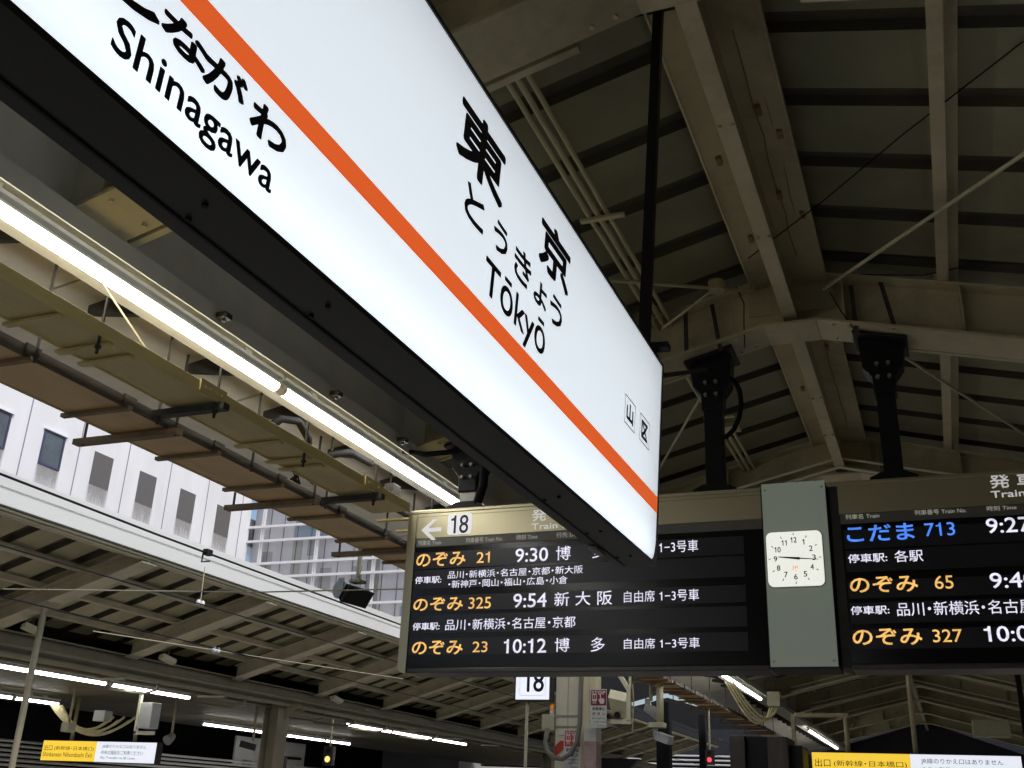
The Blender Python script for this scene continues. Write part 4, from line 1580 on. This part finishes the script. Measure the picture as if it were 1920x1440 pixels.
stop_sign(-3.822, -3.622, 2.868, 11.985, "red and white STOP notice plate sticking out right of the cream column", "red_d")
s2 = stop_sign(-4.128, -3.928, 2.415, 11.972, "brighter red STOP notice stuck on the front of the cream column", "red")
m = MB()
m.add([(-4.243, 11.990, 2.16), (-4.243, 11.990, 2.235), (-4.175, 11.990, 2.295), (-4.119, 11.990, 2.295), (-4.119, 11.990, 2.21), (-4.225, 11.990, 2.13), (-4.243, 11.990, 2.11)], [(6, 5, 4, 3, 2, 1, 0)])
o = m.build("red_band", "red", s2)
c = MB()
pts = [(-3.90, 11.93, 3.30), (-3.905, 11.90, 2.90), (-3.905, 11.88, 2.50), (-3.93, 11.86, 2.28), (-4.00, 11.85, 2.15), (-4.10, 11.85, 2.09), (-4.20, 11.85, 2.10),
       (-4.29, 11.86, 2.18), (-4.315, 11.88, 2.28), (-4.31, 11.92, 2.42)]
c.tube(pts, .028, 10)
o = c.build("cable_conduit", "conduit", smooth=True)
recentre(o)
tag(o, "fat grey hose looping down in front of the cream column", "hose")
t = thing("alarm_box", "cream box left of the column with an orange beacon lamp on top", "alarm box", (-4.33, 12.0, 2.40))
MB().box(-4.405, -4.252, 11.97, 12.10, 2.405, 2.585).build("case", "equipment", t, bevel=.005)
MB().tube([(-4.300, 12.03, 2.585), (-4.300, 12.03, 2.632)], .027, 12).build("lamp_base", "white", t)
MB().tube([(-4.300, 12.03, 2.632), (-4.300, 12.03, 2.69), (-4.300, 12.03, 2.70)], [.024, .022, .012], 12).build("beacon", "amberlamp", t, smooth=True)
# platform number sign
t = thing("platform_number_sign", "lit white square sign showing 18 on a slim pole below the left board", "sign", (-4.54, 12.0, 0))
MB().box(-4.775, -4.305, 12.003, 12.12, 2.735, 3.155).build("case", "darksteel", t, bevel=.006)
MB().box(-4.752, -4.332, 11.992, 12.002, 2.752, 3.14).build("face", "exit_w", t)
m = MB()
fat(m, "18", (-4.655, -4.395, 2.835, 3.09), (0, 11.992, 0), X, Z, FR, .002, .004, space=.92)
m.build("number", "ink", t)
m = MB()
a_, b_ = rounded(-4.705, -4.375, 2.795, 3.115, .03), rounded(-4.702, -4.378, 2.798, 3.112, .028)
n = len(a_)
m.add([(u, 11.990, v) for u, v in a_] + [(u, 11.990, v) for u, v in b_], [(i, (i + 1) % n, n + (i + 1) % n, n + i) for i in range(n)])
m.build("frame_line", "ink", t)
MB().tube([(-4.625, 12.06, 0), (-4.625, 12.06, 2.735)], .019, 10).build("pole", "equipment", t, smooth=True)

# monitor frame right of the column
t = thing("monitor_bracket", "cream hanging bracket frame with a tilted equipment box behind the STOP plate", "bracket", (-3.5, 12.2, 2.5))
m = MB()
m.bar((-3.56, 12.2, 3.10), (-3.425, 12.2, 2.895), .05, .05, up=(0, 1, 0))
m.bar((-3.415, 12.2, 2.91), (-3.415, 12.2, 2.53), .05, .05, up=(0, 1, 0))
m.bar((-3.80, 12.2, 2.525), (-3.38, 12.2, 2.525), .05, .05, up=(0, 1, 0))
m.bar((-3.40, 12.2, 3.3), (-3.40, 12.2, 2.90), .03, .03, up=(0, 1, 0))
m.bar((-3.80, 12.2, 3.3), (-3.80, 12.2, 2.55), .04, .04, up=(0, 1, 0))
m.build("frame", "cream_b", t, bevel=.004)
m = MB().obox((-3.55, 12.30, 2.73), (.10, .03, -.02), (-.02, .12, .06), (-.02, -.03, .10))
m.build("equipment_box", "equipment", t, bevel=.006)
m = MB().tube([(-3.55, 12.15, 2.60), (-3.55, 12.22, 2.60)], .035, 10)
m.tube([(-3.66, 12.15, 2.585), (-3.66, 12.22, 2.585)], .025, 10)
each(m, "cable_gland", "black", t)
m = MB().tube([(-3.37, 12.2, 2.95), (-3.36, 12.2, 2.75), (-3.37, 12.2, 2.55), (-3.375, 12.2, 2.42)], .008, 6)
m.build("cable", "creamcable", t)

# ------------------------------------------------------------------ cctv and signals hung below the far trays
t = thing("cctv_camera", "grey box camera below a flat junction plate on a thick pipe", "camera", (-4.3, 17.2, 2.5), "cameras hung from pipes")
m = MB().tube([(-4.3, 17.2, 3.55), (-4.3, 17.2, 2.93)], .06, 12)
m.build("pipe", "equipment", t, smooth=True)
MB().box(-4.47, -4.22, 17.1, 17.3, 2.84, 2.92).build("junction_plate", "equipment", t, bevel=.01)
m = MB().tube([(-4.38, 17.2, 2.84), (-4.38, 17.2, 2.72), (-4.34, 17.18, 2.66)], .035, 10)
m.build("swivel", "cctv", t, smooth=True)
m = MB().obox((-4.22, 17.12, 2.67), Vector((.12, -.06, -.04)), Vector((.03, .055, 0)), Vector((.02, 0, .055)))
m.build("camera_body", "cctv", t, bevel=.012)
m = MB().obox((-4.21, 17.12, 2.735), Vector((.13, -.065, -.043)), Vector((.034, .062, 0)), Vector((.002, 0, .006)))
m.build("sun_hood", "cctv", t)
t = thing("cctv_camera", "pale drum shaped camera on a thin rod left of the thick pipe", "camera", (-4.5, 17.4, 3.1), "cameras hung from pipes")
MB().tube([(-4.5, 17.4, 3.62), (-4.5, 17.4, 3.28)], .03, 10).build("rod", "equipment", t, smooth=True)
m = MB().obox((-4.55, 17.4, 3.25), (.045, 0, 0), (0, .04, 0), (0, 0, .06))
m.build("bracket", "cctv", t, bevel=.006)
m = MB().tube([(-4.58, 17.3, 3.16), (-4.47, 17.35, 3.12), (-4.36, 17.4, 3.02)], [.055, .085, .075], 12)
m.build("drum", "cctv", t)


def signal(name, x, y, z, zt, lamp, label, parent_r=.012, sc=1.0):
    t = thing(name, label, "signal", (x, y, z - .2), "signal lamps")
    MB().box(x - .10 * sc, x + .10 * sc, y, y + .12, z - .17 * sc, z + .17 * sc).build("case", "darksteel", t, bevel=.008)
    m = MB().tube([(x, y - .012, z - .06 * sc), (x, y - .002, z - .06 * sc)], .055 * sc, 16)
    m.build("lamp", lamp, t)
    m = MB().tube([(x, y - .010, z + .09 * sc), (x, y - .002, z + .09 * sc)], .05 * sc, 16)
    m.build("dark_lamp", "black", t)
    m = MB().tube([(x, y + .06, z + .17 * sc), (x, y + .06, zt)], parent_r, 8)
    m.build("hanging_rod", "equipment", t)
    return t


signal("signal_lamp", -4.28, 20.9, 2.60, 3.55, "sig_r", "small signal with a red lamp on a thin rod at the bottom centre", .02, .8)
signal("signal_lamp", -11.9, 19.7, 2.40, 3.12, "sig_y", "small signal with a yellow lamp below the opposite tubes", .022, 1.1)

# cream junction box with looping cables
t = thing("junction_box", "cream box with thick cream cables looping below it, right of the short tube", "junction box", (-2.6, 13.6, 3.2), "junction boxes")
bx, by, bz = -2.55, 17.6, 3.36
MB().box(bx - .10, bx + .10, by, by + .15, bz - .14, bz + .09).build("case", "equipment", t, bevel=.01)
m = MB()
for k in range(4):
    p0 = Vector((bx - .06 + .04 * k, by + .05, bz - .14))
    p1 = Vector((bx - .72 + .04 * k, by - .2, bz + .22))
    pts = []
    for i in range(17):
        s = i / 16
        p = p0.lerp(p1, s)
        p.z -= (.44 - .035 * k) * math.sin(math.pi * s ** .8) * (1 - .25 * s)
        pts.append(p)
    m.tube(pts, .016, 8)
each(m, "cable", "creamcable", t, smooth=True)

# ------------------------------------------------------------------ exit signs


def exit_sign(x0, y, zt, h, w, label, hung):
    t = thing("exit_sign", label, "exit sign", (x0 + w / 2, y, zt - h), "exit signs")
    MB().box(x0 - .012, x0 + w + .012, y + .004, y + .16, zt - h - .012, zt + .012).build("case", "darksteel", t, bevel=.005)
    xm = x0 + w * .485
    MB().box(x0, xm, y - .003, y + .0035, zt - h, zt).build("yellow_panel", "exit_y", t)
    MB().box(xm + .001, x0 + w, y - .003, y + .0035, zt - h, zt).build("white_panel", "exit_w", t)
    m = MB()
    O = (0, y - .003, 0)
    for body, q, bold in (("出口", (.03, .19, .50, .78), .012), ("(新幹線・日本橋口)", (.225, .83 * 1.16, .50, .74), .008), ("Shinkansen Nihombashi Exit", (.03, .95, .20, .43), .004)):
        L_ = w * .485
        letters(m, body, (x0 + q[0] * L_, x0 + q[1] * L_, zt - h + q[2] * h, zt - h + q[3] * h), O, X, Z, FR, .002, 0)
    for body, q in (("JR線のりかえ口はありません", (.10, .84, .66, .87)), ("中央の階段をご利用ください", (.10, .80, .36, .58)), ("No Transfer to JR Lines", (.10, .68, .12, .28))):
        L_ = w * .515
        letters(m, body, (xm + q[0] * L_, xm + q[1] * L_, zt - h + q[2] * h, zt - h + q[3] * h), O, X, Z, FR, .002, .004)
    each(m, "lettering", "ink", t)
    m = MB()
    for f_ in hung:
        m.tube([(x0 + w * f_[0], y + .08, zt + .012), (x0 + w * f_[0], y + .08, f_[1])], .035, 10)
    each(m, "hanging_pipe", "beam", t, smooth=True)
    return t


exit_sign(-15.2, 15.35, 2.352, .335, 2.52, "yellow and white exit sign at the bottom left under the opposite canopy", ((.22, 3.12), (.78, 3.12)))
exit_sign(-1.835, 16.05, 2.452, .375, 2.68, "yellow and white exit sign at the bottom right edge below the boards", ((.183, 2.93), (.515, 4.55)))
o = MB().bar((-2.05, 16.13, 2.96), (-1.30, 16.13, 2.96), .06, .06, up=(0, 1, 0)).build("pipe_arm", "beam", bevel=.01)
recentre(o)
tag(o, "pale horizontal pipe arm above the left end of the right exit sign", "pipe")
# stair enclosure
t = thing("stair_enclosure", "dark brown clad stair enclosure standing left of the right exit sign", "stair enclosure", (-2.2, 15.5, 0))
MB().box(-2.83, -2.62, 15.2, 16.0, 0, 2.60).build("panel", "brown", t, bevel=.008)
MB().box(-2.615, -2.325, 15.28, 16.0, 0, 2.60).build("panel", "blackwall", t, bevel=.008)
MB().box(-2.32, -2.05, 15.22, 16.0, 0, 2.595).build("panel", "brown", t, bevel=.008)
MB().box(-2.045, -1.88, 15.4, 16.0, 0, 2.50).build("panel", "darkwall", t, bevel=.008)
t = thing("canopy_column", "thin pale column rising behind the dark stair enclosure", "column", (-2.45, 19.05, 0))
MB().box(-2.48, -2.42, 19.0, 19.1, 0, 3.22).build("shaft", "beam", t)
# dark upright posts below the boards, far off on the track side
for x, y, w, lab in ((-6.2, 25, .30, "dark thick post in front of the far louvres, centre bottom"), (-5.7, 27, .16, "thin dark post beside the thick dark post at the bottom centre")):
    o = MB().box(x - w / 2, x + w / 2, y, y + w, -1.3, 3.9 if w < .2 else 4.0).build("signal_post", "blackwall")
    recentre(o)
    tag(o, lab, "post")
# hanging black post and cream box at the right edge
t = thing("hanging_post", "thin black post hanging from the canopy at the right edge below the board", "post", (.98, 16.4, 2.5))
MB().box(.93, 1.0, 16.4, 16.47, 2.5, 4.2).build("rod", "black", t)
MB().box(.86, 1.06, 16.38, 16.5, 3.62, 3.86).build("bracket", "black", t)
o = MB().box(.36, .92, 19.2, 19.5, 2.92, 3.18).build("speaker_box", "equipment", bevel=.01)
recentre(o)
tag(o, "small cream equipment box near the right edge under the far roof", "box")
# gable end of the near canopy
ge = MB().prism([(-5.2, 2.6), (4.2, 2.6), (4.2, 3.2), (XR, 4.9), (-5.2, 3.6)], 'y', 40.6, 40.8).build("end_wall", "darkwall")
recentre(ge)
tag(ge, "dark wall closing the far end of the near canopy", "wall")
t = thing("hanging_box", "pale grey box on a bracket hanging under the opposite canopy's tube light", "equipment box", (-10.9, 12.9, 2.3))
MB().box(-11.02, -10.80, 12.85, 13.05, 2.42, 2.78).build("case", "cctv", t, bevel=.01)
m = MB()
m.bar((-11.12, 12.95, 3.0), (-11.12, 12.95, 2.34), .04, .04, up=(0, 1, 0))
m.bar((-11.14, 12.95, 2.36), (-10.78, 12.95, 2.36), .05, .04, up=(0, 1, 0))
m.build("bracket", "cream_b", t)
t = thing("cable_loop", "bunch of cream cables looping below the left tube lights across the tracks", "cables", (-14.2, 14.9, 2.4))
m = MB()
for k in range(6):
    m.tube(sag((-14.5 - .05 * k, 14.9, 2.92), (-13.7 + .12 * k, 15.2, 2.70 + .06 * (k % 2)), .28 + .02 * k), .022, 6)
each(m, "cable", "creamcable", t)
MB().box(-13.95, -13.70, 15.1, 15.3, 2.68, 2.86).build("terminal_box", "white", t, bevel=.01)

# ------------------------------------------------------------------ fittings hung under the opposite canopy
def hung(name, x, y, zt, zb, label, cat, body):
    t = thing(name, label, cat, (x, y, zb))
    MB().tube([(x, y, zt), (x, y, zb + .06)], .022, 8).build("hanging_rod", "beam", t, smooth=True)
    for nme, mat, m in body(x, y, zb):
        m.build(nme, mat, t, bevel=.006)
    return t


hung("monitor", -12.2, 18.2, 3.12, 2.25, "small dark monitor hung on a rod right of the opposite steel column", "monitor",
     lambda x, y, z: [("case", "darksteel", MB().box(x - .28, x + .28, y - .06, y + .06, z - .28, z + .06)),
                      ("screen", "screen", MB().box(x - .25, x + .25, y - .064, y - .0605, z - .25, z + .03))])
hung("cctv_camera", -11.6, 16.6, 3.12, 2.42, "small dark camera on a thin rod just right of the opposite steel column", "camera",
     lambda x, y, z: [("camera_body", "darksteel", MB().obox((x - .06, y - .05, z - .02), (.13, .05, -.03), (-.03, .06, 0), (.01, 0, .055)))])
hung("loudspeaker", -12.6, 15.6, 3.12, 2.46, "round pale loudspeaker on a rod in front of the lit wall panel", "loudspeaker",
     lambda x, y, z: [("horn", "cctv", MB().tube([(x, y + .05, z + .04), (x, y, z), (x, y - .10, z - .06)], [.05, .07, .09], 12))])
hung("loudspeaker", -13.6, 14.2, 3.12, 2.52, "small grey loudspeaker box hung near the looping cream cables", "loudspeaker",
     lambda x, y, z: [("box", "equipment", MB().box(x - .08, x + .08, y - .08, y + .08, z - .09, z + .06))])
for k_, (x, y, lab) in enumerate(((-9.75, 11.75, "pale box fitting fixed under the second beam of the opposite canopy"),
                                  (-9.72, 9.3, "pale box fitting beside the top of the slim post at the left edge"),
                                  (-9.9, 16.5, "dull box fitting under a farther beam of the opposite canopy"))):
    t = thing("beam_fitting", lab, "light fitting", (x, y, 2.9), "box fittings under the opposite beams")
    zt_ = zo(x) - .02
    m = MB().obox((x, y, zt_ - .13), (.03, .11, -.03), (.055, -.02, .01), (0, .006, .028))
    m.build("lamp_box", "equipment", t, bevel=.008)
    m = MB().tube([(x, y, zt_), (x, y, zt_ - .11)], .014, 6)
    m.build("bracket", "darksteel", t)
pr = MB()
for y_ in (12.3, 14.4, 16.8, 17.9, 19.2, 21.5):
    pr.tube([(-10.3, y_, 3.0), (-10.32, y_ + .02, 2.90), (-10.6, y_ + .1, 2.86), (-11.3, y_ + .15, 2.93)], .02, 6)
each(pr, "branch_pipe", "dcol", oc)
dc = thing("flared_column", "dark flared column head below the right end of the far tube row", "column", (-9.9, 33, 0))
MB().box(-10.2, -9.75, 32.8, 33.1, -1.3, 2.3).build("shaft", "blackwall", dc)
MB().prism([(-10.2, 2.301), (-9.75, 2.301), (-8.9, 3.1), (-11.0, 3.1)], 'y', 32.8, 33.1).build("head", "blackwall", dc)
